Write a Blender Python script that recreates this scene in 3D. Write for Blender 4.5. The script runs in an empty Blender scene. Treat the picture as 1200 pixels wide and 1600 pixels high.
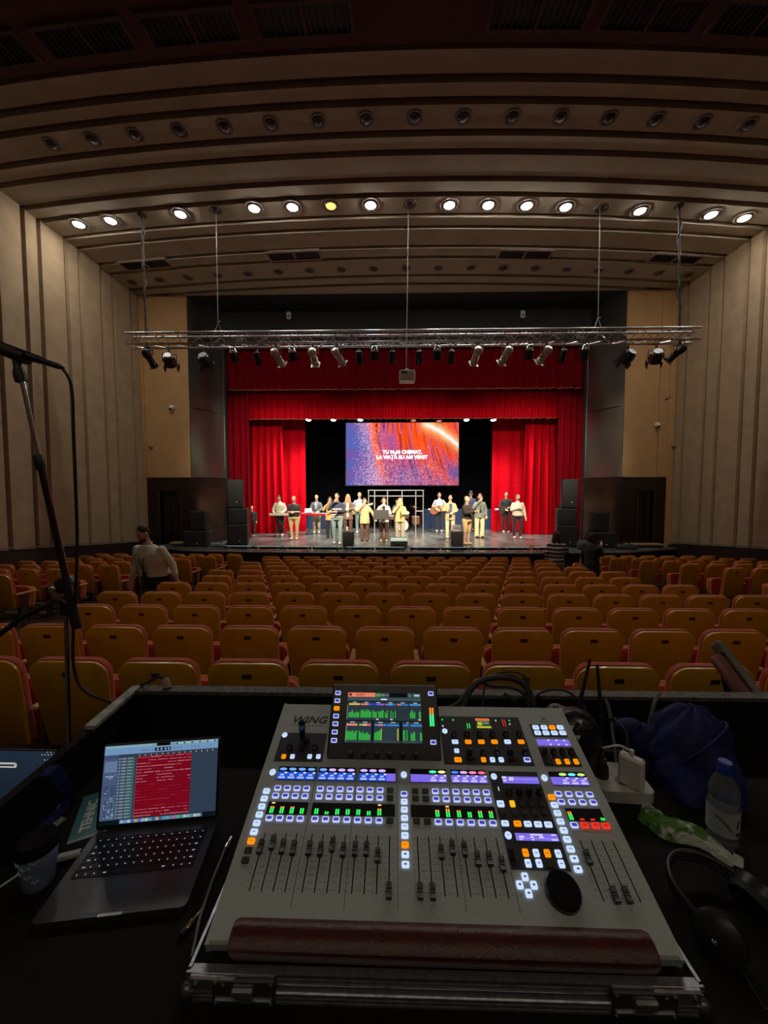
import bpy, bmesh, math, random
import numpy as np
from mathutils import Vector, Matrix

# ---------------------------------------------------------------- camera, world, exposure
SC = bpy.context.scene
COL = SC.collection
ZC = 1.66                                   # eye height over the floor by the desk
YAW, PIT, FPX = math.atan(14/600), math.radians(3.0), 600.0
cam_d = bpy.data.cameras.new('camera'); cam = bpy.data.objects.new('camera', cam_d); COL.objects.link(cam)
cam_d.sensor_width = 36; cam_d.lens = FPX/1600*36; cam_d.clip_start = .02; cam_d.clip_end = 200
cam.location = (0, 0, ZC); cam.rotation_euler = (math.pi/2-PIT, 0, YAW)
SC.camera = cam
w = bpy.data.worlds.new('world'); SC.world = w; w.use_nodes = True
w.node_tree.nodes['Background'].inputs[0].default_value = (.02, .02, .025, 1)
w.node_tree.nodes['Background'].inputs[1].default_value = .3
SC.view_settings.view_transform = 'Standard'; SC.view_settings.look = 'None'
SC.view_settings.exposure = 0.0; SC.view_settings.gamma = 1.0; SC.view_settings.use_curve_mapping = False
LAMP = 320.0        # radiance of one lit ceiling downlight
TRUSS_W = 1750.0    # watts of one truss spotlight
BATTEN_W = 600.0   # watts of one can over the stage
BORDER_W = 450.0  # watts of one added, unseen lamp behind the second valance
REAR = .5           # level of the added, unseen rear ceiling lamps

# ---------------------------------------------------------------- pixel -> place (1200x1600 frame), given a real plane
_f = Vector((-math.sin(YAW)*math.cos(PIT), math.cos(YAW)*math.cos(PIT), -math.sin(PIT)))
_r = Vector((math.cos(YAW), math.sin(YAW), 0)); _u = _r.cross(_f)
def ray(x, y): return _f + _r*((x-600)/FPX) + _u*((800-y)/FPX)
def PY(x, y, Y): d = ray(x, y); p = d*(Y/d.y); return Vector((p.x, p.y, p.z+ZC))
def PX(x, y, X): d = ray(x, y); p = d*(X/d.x); return Vector((p.x, p.y, p.z+ZC))
def PZ(x, y, z): d = ray(x, y); p = d*((z-ZC)/d.z); return Vector((p.x, p.y, p.z+ZC))

# ---------------------------------------------------------------- materials
MATS = {}
def M(name, col, rough=.5, metal=0., noise=None, bump=None, coat=0., emit=0., ecol=None, spec=.5, trans=0., alpha=1., sheen=0., stretch=(1, 1, 1), wave=None):
    """procedural Principled material; noise=(scale, amount) varies the colour, bump=(scale, strength) the relief"""
    if name in MATS: return MATS[name]
    m = bpy.data.materials.new(name); m.use_nodes = True; nt = m.node_tree; b = nt.nodes['Principled BSDF']
    b.inputs['Base Color'].default_value = (*col, 1); b.inputs['Roughness'].default_value = rough
    b.inputs['Metallic'].default_value = metal; b.inputs['Specular IOR Level'].default_value = spec
    if coat: b.inputs['Coat Weight'].default_value = coat; b.inputs['Coat Roughness'].default_value = .12
    if trans: b.inputs['Transmission Weight'].default_value = trans
    if sheen: b.inputs['Sheen Weight'].default_value = sheen
    if alpha < 1: b.inputs['Alpha'].default_value = alpha
    if emit: b.inputs['Emission Color'].default_value = (*(ecol or col), 1); b.inputs['Emission Strength'].default_value = emit
    tc = None
    if noise or bump or wave:
        tc = nt.nodes.new('ShaderNodeTexCoord'); mp = nt.nodes.new('ShaderNodeMapping')
        mp.inputs['Scale'].default_value = stretch; nt.links.new(tc.outputs['Object'], mp.inputs['Vector'])
    if noise or wave:
        if wave:
            n = nt.nodes.new('ShaderNodeTexWave'); n.inputs['Scale'].default_value = wave[0]; n.inputs['Distortion'].default_value = 4; n.inputs['Detail'].default_value = 3
            amt = wave[1]
        else:
            n = nt.nodes.new('ShaderNodeTexNoise'); n.inputs['Scale'].default_value = noise[0]; n.inputs['Detail'].default_value = 5; amt = noise[1]
        nt.links.new(mp.outputs[0], n.inputs['Vector'])
        r = nt.nodes.new('ShaderNodeValToRGB'); nt.links.new(n.outputs['Fac'], r.inputs['Fac'])
        r.color_ramp.elements[0].position = .3; r.color_ramp.elements[1].position = .72
        r.color_ramp.elements[0].color = (*[max(0, c*(1-amt)) for c in col], 1); r.color_ramp.elements[1].color = (*[min(1, c*(1+amt)) for c in col], 1)
        nt.links.new(r.outputs['Color'], b.inputs['Base Color'])
    if bump:
        n2 = nt.nodes.new('ShaderNodeTexNoise'); n2.inputs['Scale'].default_value = bump[0]; n2.inputs['Detail'].default_value = 4
        nt.links.new(mp.outputs[0], n2.inputs['Vector'])
        bp = nt.nodes.new('ShaderNodeBump'); bp.inputs['Strength'].default_value = bump[1]; bp.inputs['Distance'].default_value = .02
        nt.links.new(n2.outputs['Fac'], bp.inputs['Height']); nt.links.new(bp.outputs['Normal'], b.inputs['Normal'])
    MATS[name] = m
    return m
def E(name, col, s=1.):
    """light-emitting surface"""
    if name in MATS: return MATS[name]
    m = bpy.data.materials.new(name); m.use_nodes = True; nt = m.node_tree; nt.nodes.clear()
    e = nt.nodes.new('ShaderNodeEmission'); o = nt.nodes.new('ShaderNodeOutputMaterial')
    e.inputs[0].default_value = (*col, 1); e.inputs[1].default_value = s; nt.links.new(e.outputs[0], o.inputs[0])
    MATS[name] = m
    return m
def Escreen(name, s=1.):
    """a lit display: its picture is stored per face"""
    m = bpy.data.materials.new(name); m.use_nodes = True; nt = m.node_tree; nt.nodes.clear()
    a = nt.nodes.new('ShaderNodeVertexColor'); a.layer_name = 'picture'
    e = nt.nodes.new('ShaderNodeEmission'); o = nt.nodes.new('ShaderNodeOutputMaterial')
    e.inputs[1].default_value = s; nt.links.new(a.outputs[0], e.inputs[0]); nt.links.new(e.outputs[0], o.inputs[0])
    return m
def srgb(r, g, b): return tuple(((c/255)/12.92 if c/255 <= .04045 else ((c/255+.055)/1.055)**2.4) for c in (r, g, b))

# ---------------------------------------------------------------- mesh collecting
def frame_of(d):
    d = Vector(d).normalized(); a = Vector((0, 0, 1)) if abs(d.z) < .95 else Vector((1, 0, 0))
    x = a.cross(d).normalized(); return x, d.cross(x), d
class MB:
    def __init__(s): s.v = []; s.f = []; s.c = None
    def add(s, vs, fs, col=None):
        n = len(s.v); s.v += [tuple(v) for v in vs]; s.f += [tuple(i+n for i in f) for f in fs]
        if col is not None: s.c = (s.c or []) + [col]*len(fs)
        return s
    def bb(s, lo, hi):
        (a, b, c), (d, e, f) = lo, hi
        return s.add([(a, b, c), (d, b, c), (d, e, c), (a, e, c), (a, b, f), (d, b, f), (d, e, f), (a, e, f)],
                     [(0, 3, 2, 1), (4, 5, 6, 7), (0, 1, 5, 4), (1, 2, 6, 5), (2, 3, 7, 6), (3, 0, 4, 7)])
    def box(s, c, d, Mx=None):
        t = MB().bb((-d[0]/2, -d[1]/2, -d[2]/2), (d[0]/2, d[1]/2, d[2]/2)); c = Vector(c)
        return s.add([c+(Mx @ Vector(v) if Mx else Vector(v)) for v in t.v], t.f)
    def hull(s, pts):
        bm = bmesh.new()
        for p in pts: bm.verts.new(p)
        r = bmesh.ops.convex_hull(bm, input=bm.verts)
        bmesh.ops.delete(bm, geom=list({g for g in r['geom_interior']+r['geom_unused'] if isinstance(g, bmesh.types.BMVert)}), context='VERTS')
        bm.verts.index_update(); bm.verts.ensure_lookup_table()
        s.add([v.co.copy() for v in bm.verts], [tuple(v.index for v in f.verts) for f in bm.faces]); bm.free()
        return s
    def cbox(s, c, d, b, Mx=None):
        pts = []
        for i in (-1, 1):
            for j in (-1, 1):
                for k in (-1, 1):
                    h = (d[0]/2, d[1]/2, d[2]/2)
                    pts += [(i*(h[0]-b), j*(h[1]-b), k*h[2]), (i*(h[0]-b), j*h[1], k*(h[2]-b)), (i*h[0], j*(h[1]-b), k*(h[2]-b))]
        c = Vector(c)
        return s.hull([c+(Mx @ Vector(p) if Mx else Vector(p)) for p in pts])
    def tube(s, pts, r, n=8, caps=True):
        pts = [Vector(p) for p in pts]; rs = list(r) if isinstance(r, (list, tuple)) else [r]*len(pts)
        t0 = (pts[1]-pts[0]).normalized(); x, y, _ = frame_of(t0); base = len(s.v); k = len(pts)
        for i, p in enumerate(pts):
            t = (pts[min(i+1, k-1)]-pts[max(i-1, 0)]).normalized()
            x = (x - t*x.dot(t)).normalized(); y = t.cross(x)
            for j in range(n):
                a = 2*math.pi*j/n; s.v.append(tuple(p+(x*math.cos(a)+y*math.sin(a))*rs[i]))
        for i in range(k-1):
            for j in range(n):
                a, b = base+i*n+j, base+i*n+(j+1) % n; s.f.append((a, b, b+n, a+n))
        if caps: s.f.append(tuple(base+j for j in reversed(range(n)))); s.f.append(tuple(base+(k-1)*n+j for j in range(n)))
        return s
    def lathe(s, prof, n=16, o=(0, 0, 0), d=(0, 0, 1), caps=True):
        """profile of (radius, height) turned about the axis d through o"""
        x, y, z = frame_of(d); o = Vector(o); base = len(s.v); k = len(prof)
        for (r, h) in prof:
            for j in range(n):
                a = 2*math.pi*j/n; s.v.append(tuple(o+z*h+(x*math.cos(a)+y*math.sin(a))*max(r, 1e-5)))
        for i in range(k-1):
            for j in range(n):
                a, b = base+i*n+j, base+i*n+(j+1) % n; s.f.append((a, b, b+n, a+n))
        if caps: s.f.append(tuple(base+j for j in reversed(range(n)))); s.f.append(tuple(base+(k-1)*n+j for j in range(n)))
        return s
    def prism(s, poly, h0, h1, o=(0, 0, 0), ax=(1, 0, 0), ay=(0, 1, 0)):
        """polygon in the plane (ax, ay) through o, extruded from h0 to h1 along its normal"""
        ax, ay, o = Vector(ax), Vector(ay), Vector(o); az = ax.cross(ay); n = len(poly)
        vs = [o+ax*p[0]+ay*p[1]+az*h0 for p in poly]+[o+ax*p[0]+ay*p[1]+az*h1 for p in poly]
        return s.add(vs, [tuple(reversed(range(n))), tuple(range(n, 2*n))]+[(i, (i+1) % n, n+(i+1) % n, n+i) for i in range(n)])
    def ell(s, c, r, n=10, m=7, Mx=None):
        c = Vector(c); vs = []; fs = []
        for i in range(1, m):
            t = math.pi*i/m
            for j in range(n):
                a = 2*math.pi*j/n; v = Vector((r[0]*math.sin(t)*math.cos(a), r[1]*math.sin(t)*math.sin(a), r[2]*math.cos(t)))
                vs.append(c+(Mx @ v if Mx else v))
        top, bot = Vector((0, 0, r[2])), Vector((0, 0, -r[2]))
        vs += [c+(Mx @ top if Mx else top), c+(Mx @ bot if Mx else bot)]; T, B = len(vs)-2, len(vs)-1
        for i in range(m-2):
            for j in range(n):
                a, b = i*n+j, i*n+(j+1) % n; fs.append((a, a+n, b+n, b))
        for j in range(n):
            fs.append((T, j, (j+1) % n)); fs.append((B, (m-2)*n+(j+1) % n, (m-2)*n+j))
        return s.add(vs, fs)
    def cap(s, p0, p1, r0, r1, n=10):
        p0, p1 = Vector(p0), Vector(p1); d = (p1-p0)
        if d.length < 1e-6: return s.ell(p0, (r0, r0, r0))
        d.normalize()
        pts = [p0-d*r0, p0-d*r0*.8, p0-d*r0*.4, p0, p1, p1+d*r1*.4, p1+d*r1*.8, p1+d*r1]
        return s.tube(pts, [r0*.05, r0*.6, r0*.92, r0, r1, r1*.92, r1*.6, r1*.05], n)
    def loft(s, rings, n=14):
        """rings of (centre, rx, ry) about vertical axes, closed at both ends"""
        base = len(s.v); k = len(rings)
        for (c, rx, ry) in rings:
            for j in range(n):
                a = 2*math.pi*j/n; s.v.append((c[0]+rx*math.cos(a), c[1]+ry*math.sin(a), c[2]))
        for i in range(k-1):
            for j in range(n):
                a, b = base+i*n+j, base+i*n+(j+1) % n; s.f.append((a, b, b+n, a+n))
        s.f.append(tuple(base+j for j in reversed(range(n)))); s.f.append(tuple(base+(k-1)*n+j for j in range(n)))
        return s
    def xf(s, Mx):
        s.v = [tuple(Mx @ Vector(v)) for v in s.v]; return s
    def mesh(s, name, mat, smooth=None):
        me = bpy.data.meshes.new(name); me.from_pydata(s.v, [], s.f); me.update()
        if s.c:
            ca = me.color_attributes.new('picture', 'FLOAT_COLOR', 'CORNER'); data = []
            for f, c in zip(s.f, s.c): data += [c[0], c[1], c[2], 1.]*len(f)
            ca.data.foreach_set('color', data)
        if smooth is not None:
            me.polygons.foreach_set('use_smooth', [True]*len(me.polygons)); me.set_sharp_from_angle(angle=math.radians(smooth))
        if mat: me.materials.append(mat)
        return me
    def build(s, name, mat, parent=None, smooth=None):
        return link(name, s.mesh(name, mat, smooth), parent)
def link(name, data, parent=None, loc=None):
    o = bpy.data.objects.new(name, data); COL.objects.link(o)
    if parent: o.parent = parent
    if loc is not None: o.location = loc
    return o
def tag(o, label, cat, group=None, kind=None):
    o['label'] = label; o['category'] = cat
    if group: o['group'] = group
    if kind: o['kind'] = kind
    return o
def thing(name, label, cat, loc=(0, 0, 0), rz=0., group=None):
    o = link(name, None); o.location = loc; o.rotation_euler = (0, 0, rz); o.empty_display_size = .05
    return tag(o, label, cat, group)
def struct(name, data, label=None, cat=None):
    o = link(name, data); o['kind'] = 'structure'
    if label: o['label'] = label; o['category'] = cat or name.split('_')[0]
    return o
def copy_tree(o, parent=None):
    c = o.copy(); COL.objects.link(c); c.parent = parent
    for ch in list(o.children): copy_tree(ch, c)
    return c
def dup(root, loc, rz=None, label=None):
    c = copy_tree(root); c.location = loc
    if rz is not None: c.rotation_euler = (0, 0, rz)
    if label: c['label'] = label
    return c
def rrect(w, h, r, n=4, cx=0, cy=0):
    pts = []
    for (sx, sy, a0) in ((1, 1, 0), (-1, 1, 90), (-1, -1, 180), (1, -1, 270)):
        for i in range(n+1):
            a = math.radians(a0+90*i/n); pts.append((cx+sx*(w/2-r)+r*math.cos(a), cy+sy*(h/2-r)+r*math.sin(a)))
    return pts
DEFER = []
def text(name, s, size, mat, parent, Mx, extrude=.0003, align='CENTER', shear=0., sx=1., bold=0.):
    """flat lettering, turned into a mesh at the end"""
    cu = bpy.data.curves.new(name, 'FONT'); cu.body = s; cu.size = size; cu.align_x = align; cu.align_y = 'CENTER'; cu.extrude = extrude; cu.shear = shear; cu.offset = bold; cu.resolution_u = 2
    t = bpy.data.objects.new('_'+name, cu); COL.objects.link(t); cu.materials.append(mat)
    o = link(name, bpy.data.meshes.new(name), parent); o.matrix_local = Mx @ Matrix.Diagonal((sx, 1, 1, 1))
    DEFER.append((t, o, None)); return o
def blob(name, mb, mat, parent, voxel=.014, smooth=3):
    """one continuous skin over overlapping limbs"""
    me = mb.mesh(name, mat); t = bpy.data.objects.new('_'+name, me); COL.objects.link(t)
    m = t.modifiers.new('remesh', 'REMESH'); m.mode = 'VOXEL'; m.voxel_size = voxel; m.use_smooth_shade = True
    if smooth: k = t.modifiers.new('smooth', 'SMOOTH'); k.iterations = smooth; k.factor = .5
    o = link(name, bpy.data.meshes.new(name), parent); DEFER.append((t, o, mat)); return o
def settle():
    dg = bpy.context.evaluated_depsgraph_get(); dg.update()
    for t, o, mat in DEFER:
        me = bpy.data.meshes.new_from_object(t.evaluated_get(dg)); old = o.data; o.data = me; me.name = o.name
        if mat and not me.materials: me.materials.append(mat)
        bpy.data.meshes.remove(old)
    for t, o, mat in DEFER:
        d = t.data; bpy.data.objects.remove(t)
def spot(name, loc, target, watts, col, angle=40, blend=.5, parent=None, size=.06):
    l = bpy.data.lights.new(name, 'SPOT'); l.energy = watts; l.color = col; l.spot_size = math.radians(angle); l.spot_blend = blend; l.shadow_soft_size = size
    o = bpy.data.objects.new(name, l); COL.objects.link(o)
    d = (Vector(target)-Vector(loc)); q = d.to_track_quat('-Z', 'Y')
    if parent: o.parent = parent; o.location = Vector(loc)-parent.location
    else: o.location = loc
    o.rotation_euler = q.to_euler(); return o
def spline(w_, n=6):
    out = []; w_ = [Vector(p) for p in w_]
    for i in range(len(w_)-1):
        a, b, c2, d2 = w_[max(i-1, 0)], w_[i], w_[i+1], w_[min(i+2, len(w_)-1)]
        for k in range(n): u = k/n; out.append(.5*((2*b)+(c2-a)*u+(2*a-5*b+4*c2-d2)*u*u+(3*b-a-3*c2+d2)*u**3))
    return out+[w_[-1]]
ORD = 'zeroth first second third fourth fifth sixth seventh eighth ninth tenth eleventh twelfth thirteenth fourteenth fifteenth sixteenth seventeenth eighteenth nineteenth twentieth'.split()

# ---------------------------------------------------------------- common materials
TAN = M('fabric_wall', (.37, .265, .16), .9, noise=(3, .12), bump=(300, .08))
TAN2 = M('plaster_front_wall', (.53, .305, .13), .85, noise=(2, .08))
GROOVE = M('brown_groove', (.11, .055, .028), .8)
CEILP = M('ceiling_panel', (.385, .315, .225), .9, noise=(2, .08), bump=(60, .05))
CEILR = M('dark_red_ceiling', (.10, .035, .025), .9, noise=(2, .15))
BLACK = M('matt_black', (.012, .012, .013), .7)
BLACKG = M('gloss_black', (.015, .015, .017), .3)
BLKPL = M('black_plastic', (.018, .018, .02), .45)
RUBBER = M('black_rubber', (.015, .014, .014), .6)
CHROME = M('chrome', (.75, .75, .78), .18, 1.)
ALU = M('aluminium', (.62, .62, .64), .33, 1., noise=(30, .1))
STEEL = M('dark_steel', (.12, .12, .13), .4, .8)
WHITEP = M('white_plastic', (.72, .72, .7), .45)
WOODY = M('pale_wood', (.45, .28, .11), .5, wave=(3, .2))

# ================================================================ THE HALL
XL, XR, YF, YB, ZT = -8.65, 9.4, 13.1, -5.0, 8.26
XM = .38
SF = ZC-1.83                                   # stage floor
def floor_z(Y): return -.0893*max(Y, 0)
FLOORM = M('dark_floor', (.06, .035, .025), .5, noise=(4, .3))
fb = MB()
ys = [YB, 0, 4, 8, 13.2]
for i in range(len(ys)-1):
    a, b = ys[i], ys[i+1]
    fb.add([(XL-.3, a, floor_z(a)), (XR+.3, a, floor_z(a)), (XR+.3, b, floor_z(b)), (XL-.3, b, floor_z(b)),
            (XL-.3, a, floor_z(a)-.2), (XR+.3, a, floor_z(a)-.2), (XR+.3, b, floor_z(b)-.2), (XL-.3, b, floor_z(b)-.2)],
           [(0, 1, 2, 3), (7, 6, 5, 4), (0, 4, 5, 1), (1, 5, 6, 2), (2, 6, 7, 3), (3, 7, 4, 0)])
struct('floor', fb.mesh('floor', FLOORM))
struct('wall_back', MB().bb((XL-.3, YB-.2, -.2), (XR+.3, YB, ZT+.6)).mesh('wall_back', M('rear_wall', (.12, .08, .055), .9)))
# side walls: dark backing, tall fabric panels with brown grooves between, dark dado and rail below
grooves = [-2.5, -1.3, .0, 1.0, 2.0, 3.05, 3.5, 4.55, 5.0, 6.05, 6.5, 7.1, 7.55, 7.98, 8.38, 9.03, 9.43, 10.2, 10.65, 11.43, 11.9, 12.72]
for side, X, sg in (('left', XL, 1), ('right', XR, -1)):
    wl = struct('wall_'+side, MB().bb((min(X, X-sg*.2), YB, -1.6), (max(X, X-sg*.2), YF+.1, ZT+.3)).mesh('wall_'+side, GROOVE))
    ed = [YB]+[g for g in grooves]+[YF]
    for i in range(len(ed)-1):
        a, b = ed[i]+.045, ed[i+1]-.045
        za, zb = floor_z(a)+1.1, floor_z(b)+1.1
        t = .07
        vs = []
        for (xx, inset) in ((X, 0), (X+sg*t, .015)):
            vs += [(xx, a+inset, za), (xx, b-inset, zb), (xx, b-inset, ZT), (xx, a+inset, ZT)]
        f = [(0, 3, 2, 1), (4, 5, 6, 7), (0, 1, 5, 4), (1, 2, 6, 5), (2, 3, 7, 6), (3, 0, 4, 7)]
        if sg > 0: f = [tuple(reversed(q)) for q in f]
        MB().add(vs, f).build('panel', TAN, wl)
    bs = MB()
    for (y0, y1) in ((YB, 0), (0, YF)):
        vs = [(xx, yy, floor_z(yy)+h) for xx in (X-sg*.02, X+sg*.14) for (yy, h) in ((y0, -.05), (y1, -.05), (y1, 1.06), (y0, 1.06))]
        bs.add(vs, [(0, 1, 2, 3), (7, 6, 5, 4), (0, 4, 5, 1), (1, 5, 6, 2), (2, 6, 7, 3), (3, 7, 4, 0)])
    struct('baseboard_'+side, bs.mesh('baseboard', M('dark_dado', (.03, .016, .012), .5)))
    struct('trim_1' if sg > 0 else 'trim_2', MB().tube([(X+sg*.17, 0, 1.16), (X+sg*.17, YF-.1, floor_z(YF)+1.16)], .018, 6).mesh('rail', M('grey_rail', (.3, .28, .26), .4, .6)))
# ceiling: recessed backing with curved hanging strips; dark red field over the desk
def arc(X, yc): return yc+(X-XM)**2/130.
NX = 28
xs = [XL+(XR-XL)*i/NX for i in range(NX+1)]
def strip(y0, y1, z0, z1, tilt=0.):
    mb = MB(); vs = []
    for x in xs:
        a, b = min(arc(x, y0), YF+.02), min(arc(x, y1), YF+.03)
        vs += [(x, a, z0+tilt), (x, b, z0), (x, b, z1), (x, a, z1)]
    fs = []
    for i in range(NX):
        p, q = i*4, i*4+4
        for k in range(4): fs.append((p+k, q+k, q+(k+1) % 4, p+(k+1) % 4))
    fs += [(3, 2, 1, 0), (NX*4, NX*4+1, NX*4+2, NX*4+3)]
    return mb.add(vs, fs)
ceil = struct('ceiling', MB().bb((XL-.2, YB-.2, ZT+.07), (XR+.2, YF+.4, ZT+.4)).mesh('ceiling', M('ceiling_groove', (.19, .11, .07), .9)))
gl = [6.02, 6.49, 6.84, 7.42, 7.82, 8.46, 8.88, 9.53, 9.95, 10.7, 11.18, 12.08, 12.55, 13.7]
for i in range(len(gl)-1):
    strip(gl[i]+.058, gl[i+1]-.058, ZT-.005, ZT+.07, -.022).build('ceiling_strip', CEILP, ceil)
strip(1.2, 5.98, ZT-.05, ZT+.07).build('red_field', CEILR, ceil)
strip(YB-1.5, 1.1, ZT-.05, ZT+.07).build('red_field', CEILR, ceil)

# ceiling vents: frame, two dark grilles
VF = M('vent_frame', (.28, .2, .15), .6); VG = M('vent_grille', (.012, .011, .012), .6)
VF2 = M('vent_frame_red', (.085, .038, .03), .7)
def vent(x, y, wd, dp, label, fr):
    t = thing('ceiling_vent', label, 'vent', (x, y, ZT-.03 if fr is VF else ZT-.055), math.atan((x-XM)/65), 'ceiling air vents')
    f = MB(); b = .05
    f.bb((-wd/2, -dp/2, -.035), (wd/2, -dp/2+b, .03)).bb((-wd/2, dp/2-b, -.035), (wd/2, dp/2, .03))
    for xx in (-wd/2, -b/2, wd/2-b): f.bb((xx, -dp/2+b, -.035), (xx+b, dp/2-b, .03))
    f.build('frame', fr, t)
    for s in (-1, 1):
        cx = s*(wd/4); w2 = wd/2-1.6*b
        g = MB().bb((cx-w2/2, -dp/2+b, .0), (cx+w2/2, dp/2-b, .02)).build('grille', VG, t)
        for k in range(7):
            xx = cx-w2/2+w2*(k+.5)/7
            MB().bb((xx-.012, -dp/2+b, -.025), (xx+.012, dp/2-b, 0)).build('slat', VG, g)
for (px, py, lab) in ((228, 411, 'dark slatted ceiling vent above the truss end on the microphone side'), (460, 397, 'dark slatted ceiling vent over the stage curtain, nearer the microphone stand'),
                      (820, 395, 'dark slatted ceiling vent over the stage curtain, nearer the water bottle'), (1055, 402, 'dark slatted ceiling vent above the truss end on the bottle side')):
    p = PZ(px, py, ZT); vent(p.x, p.y, 1.5, .42, lab, VF)
for i, px in enumerate((-36, 131, 298, 475, 841, 1014, 1170)):
    X = -6.05+1.6*i if i < 4 else 2.0+1.56*(i-4)
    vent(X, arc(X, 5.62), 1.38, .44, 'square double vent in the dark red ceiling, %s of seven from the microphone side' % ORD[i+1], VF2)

# ceiling downlights
RING = M('lamp_ring', (.2, .155, .12), .5); CANM = M('lamp_can', (.35, .3, .25), .4); DARKC = M('lamp_dark', (.05, .04, .035), .5)
LW = E('lamp_white', (1., .965, .87), LAMP*.55); LA = E('lamp_amber', (1., .56, .13), 1.9)
def downlight(x, y, r, state, label, grp, name='ceiling_downlight'):
    t = thing(name, label, 'ceiling light', (x, y, ZT-.02), 0, grp)
    MB().lathe([(r*.86, -.02), (r*1.12, -.02), (r*1.16, -.005), (r*1.16, .03), (r*.86, .03)], 20, caps=False).build('ring', RING, t, 40)
    MB().lathe([(r*.88, .02), (r*.7, -.035), (r*.62, -.035), (r*.8, .02)], 20, caps=False).build('baffle', CANM if state else DARKC, t, 40)
    if state: MB().lathe([(r*.02, -.066), (r*.35, -.060), (r*.55, -.045), (r*.62, -.022), (r*.3, -.01)], 20).build('lit_lens', LD if state == 3 else LA if state == 2 else LW, t)
    else: MB().lathe([(r*.05, -.055), (r*.5, -.045), (r*.62, -.02), (r*.3, -.01)], 16).build('bulb', DARKC, t, 60)
lit = [(123, 351), (173, 345), (282, 335), (397, 326), (457, 324), (517, 322), (579, 321), (702, 321), (763, 321), (823, 322), (884, 324), (1000, 330), (1111, 336), (1163, 341)]
ct = 0
for i, (px, py) in enumerate(lit):
    p = PZ(px, py, ZT-.05)
    if px == 517: downlight(p.x, p.y, .19, 2, 'amber glowing ceiling downlight, the only orange one in the row', 'lit ceiling downlights'); continue
    ct += 1
    downlight(p.x, p.y, .19, 1, 'lit white ceiling downlight, %s in the row counting from the microphone side' % ORD[ct], 'lit ceiling downlights')
for i, (px, py, la) in enumerate(((337, 329, 'dark unlit ceiling downlight over the thin cable nearer the microphone stand'), (640, 321, 'dark unlit ceiling downlight over the projector cable'), (940, 327, 'dark unlit ceiling downlight over the thin cable nearer the bottle'))):
    p = PZ(px, py, ZT-.05); downlight(p.x, p.y, .14, 0, la, 'unlit ceiling downlights')
# unseen lamps added behind the desk to brighten the seat backs and console
LD = E('lamp_added_rear', (1., .86, .64), LAMP*REAR)
for i in range(6):
    X = -5.5+2.35*i
    downlight(X, -3.4, .17, 3, 'added unseen ceiling downlight over the rear of the hall, %s from the microphone side' % ORD[i+1], 'added rear ceiling downlights')
for i in range(17):
    X = -6.45+.853*i
    downlight(X, arc(X, 7.12), .135, 0, 'unlit round fitting in the dark near ceiling row, %s from the microphone side' % ORD[i+1], 'unlit fittings in the near ceiling row', 'round_ceiling_fitting')
for i in range(19):
    X = -8.2+.953*i
    downlight(X, arc(X, 11.66), .13, 0, 'small unlit round fitting in the ceiling row over the truss, %s from the microphone side' % ORD[i+1], 'unlit fittings in the far ceiling row', 'round_ceiling_fitting')

# front wall beside the stage opening
xa, xb = -6.92, 7.645
dz = PY(297, 746, YF).z                         # top of the dark door zone
xl2, xr2 = PY(232, 800, YF).x, PY(1038, 800, YF).x
def quadwall(name, lo, hi, mat, parent=None):
    mb = MB().bb(lo, hi)
    return mb.build(name, mat, parent) if parent else struct(name, mb.mesh(name, mat))
wf = struct('wall_front', MB().bb((XL-.2, YF+.12, -2.), (xa, YF+.3, ZT+.4)).bb((xb, YF+.12, -2.), (XR+.2, YF+.3, ZT+.4)).mesh('wall_front', GROOVE))
sl, sr = PY(237, 600, YF).x, PY(1031, 600, YF).x
for (x0, x1, z0) in ((XL, xl2-.02, -1.2), (xl2-.005, xa, dz), (xb, sr-.01, dz), (sr+.005, xr2+.01, dz), (xr2+.02, XR, -1.2)):
    quadwall('panel', (x0, YF, z0), (x1, YF+.12, ZT), TAN2, wf)
DOORM = M('dark_brown_lacquer', (.022, .012, .009), .28, noise=(3, .3)); DOOR2 = M('dark_door_leaf', (.014, .01, .008), .22)
for (n, x0, x1, d0, d1) in (('left', xl2, xa, PY(252, 800, YF).x, PY(283, 800, YF).x), ('right', xb, xr2, PY(996, 800, YF).x, PY(1019, 800, YF).x)):
    dt = PY(260, 767, YF).z
    fr = struct('wall_dado_'+n, MB().bb((x0, YF-.03, -1.3), (d0, YF+.1, dz)).bb((d1, YF-.03, -1.3), (x1, YF+.1, dz)).bb((d0, YF-.03, dt), (d1, YF+.1, dz)).mesh('dado', DOORM))
    d = struct('door_1' if n == 'left' else 'door_2', MB().bb((d0, YF+.06, -1.3), (d1, YF+.1, dt)).mesh('door', DOOR2))
    m = (d0+d1)/2
    MB().bb((d0+.06, YF+.035, SF+.1), (m-.03, YF+.06, dt-.06)).build('panel', DOOR2, d); MB().bb((m+.03, YF+.035, SF+.1), (d1-.06, YF+.06, dt-.06)).build('panel', DOOR2, d)
    MB().bb((d0-.06, YF-.06, SF), (d0, YF+.06, dt+.06)).bb((d1, YF-.06, SF), (d1+.06, YF+.06, dt+.06)).bb((d0-.06, YF-.06, dt), (d1+.06, YF+.06, dt+.06)).build('frame', M('door_frame', (.035, .02, .014), .3), d)
    MB().tube([(m+.06, YF+.0, .85), (m+.06, YF+.0, 1.1)], .014, 8).build('handle', STEEL, d)
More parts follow.
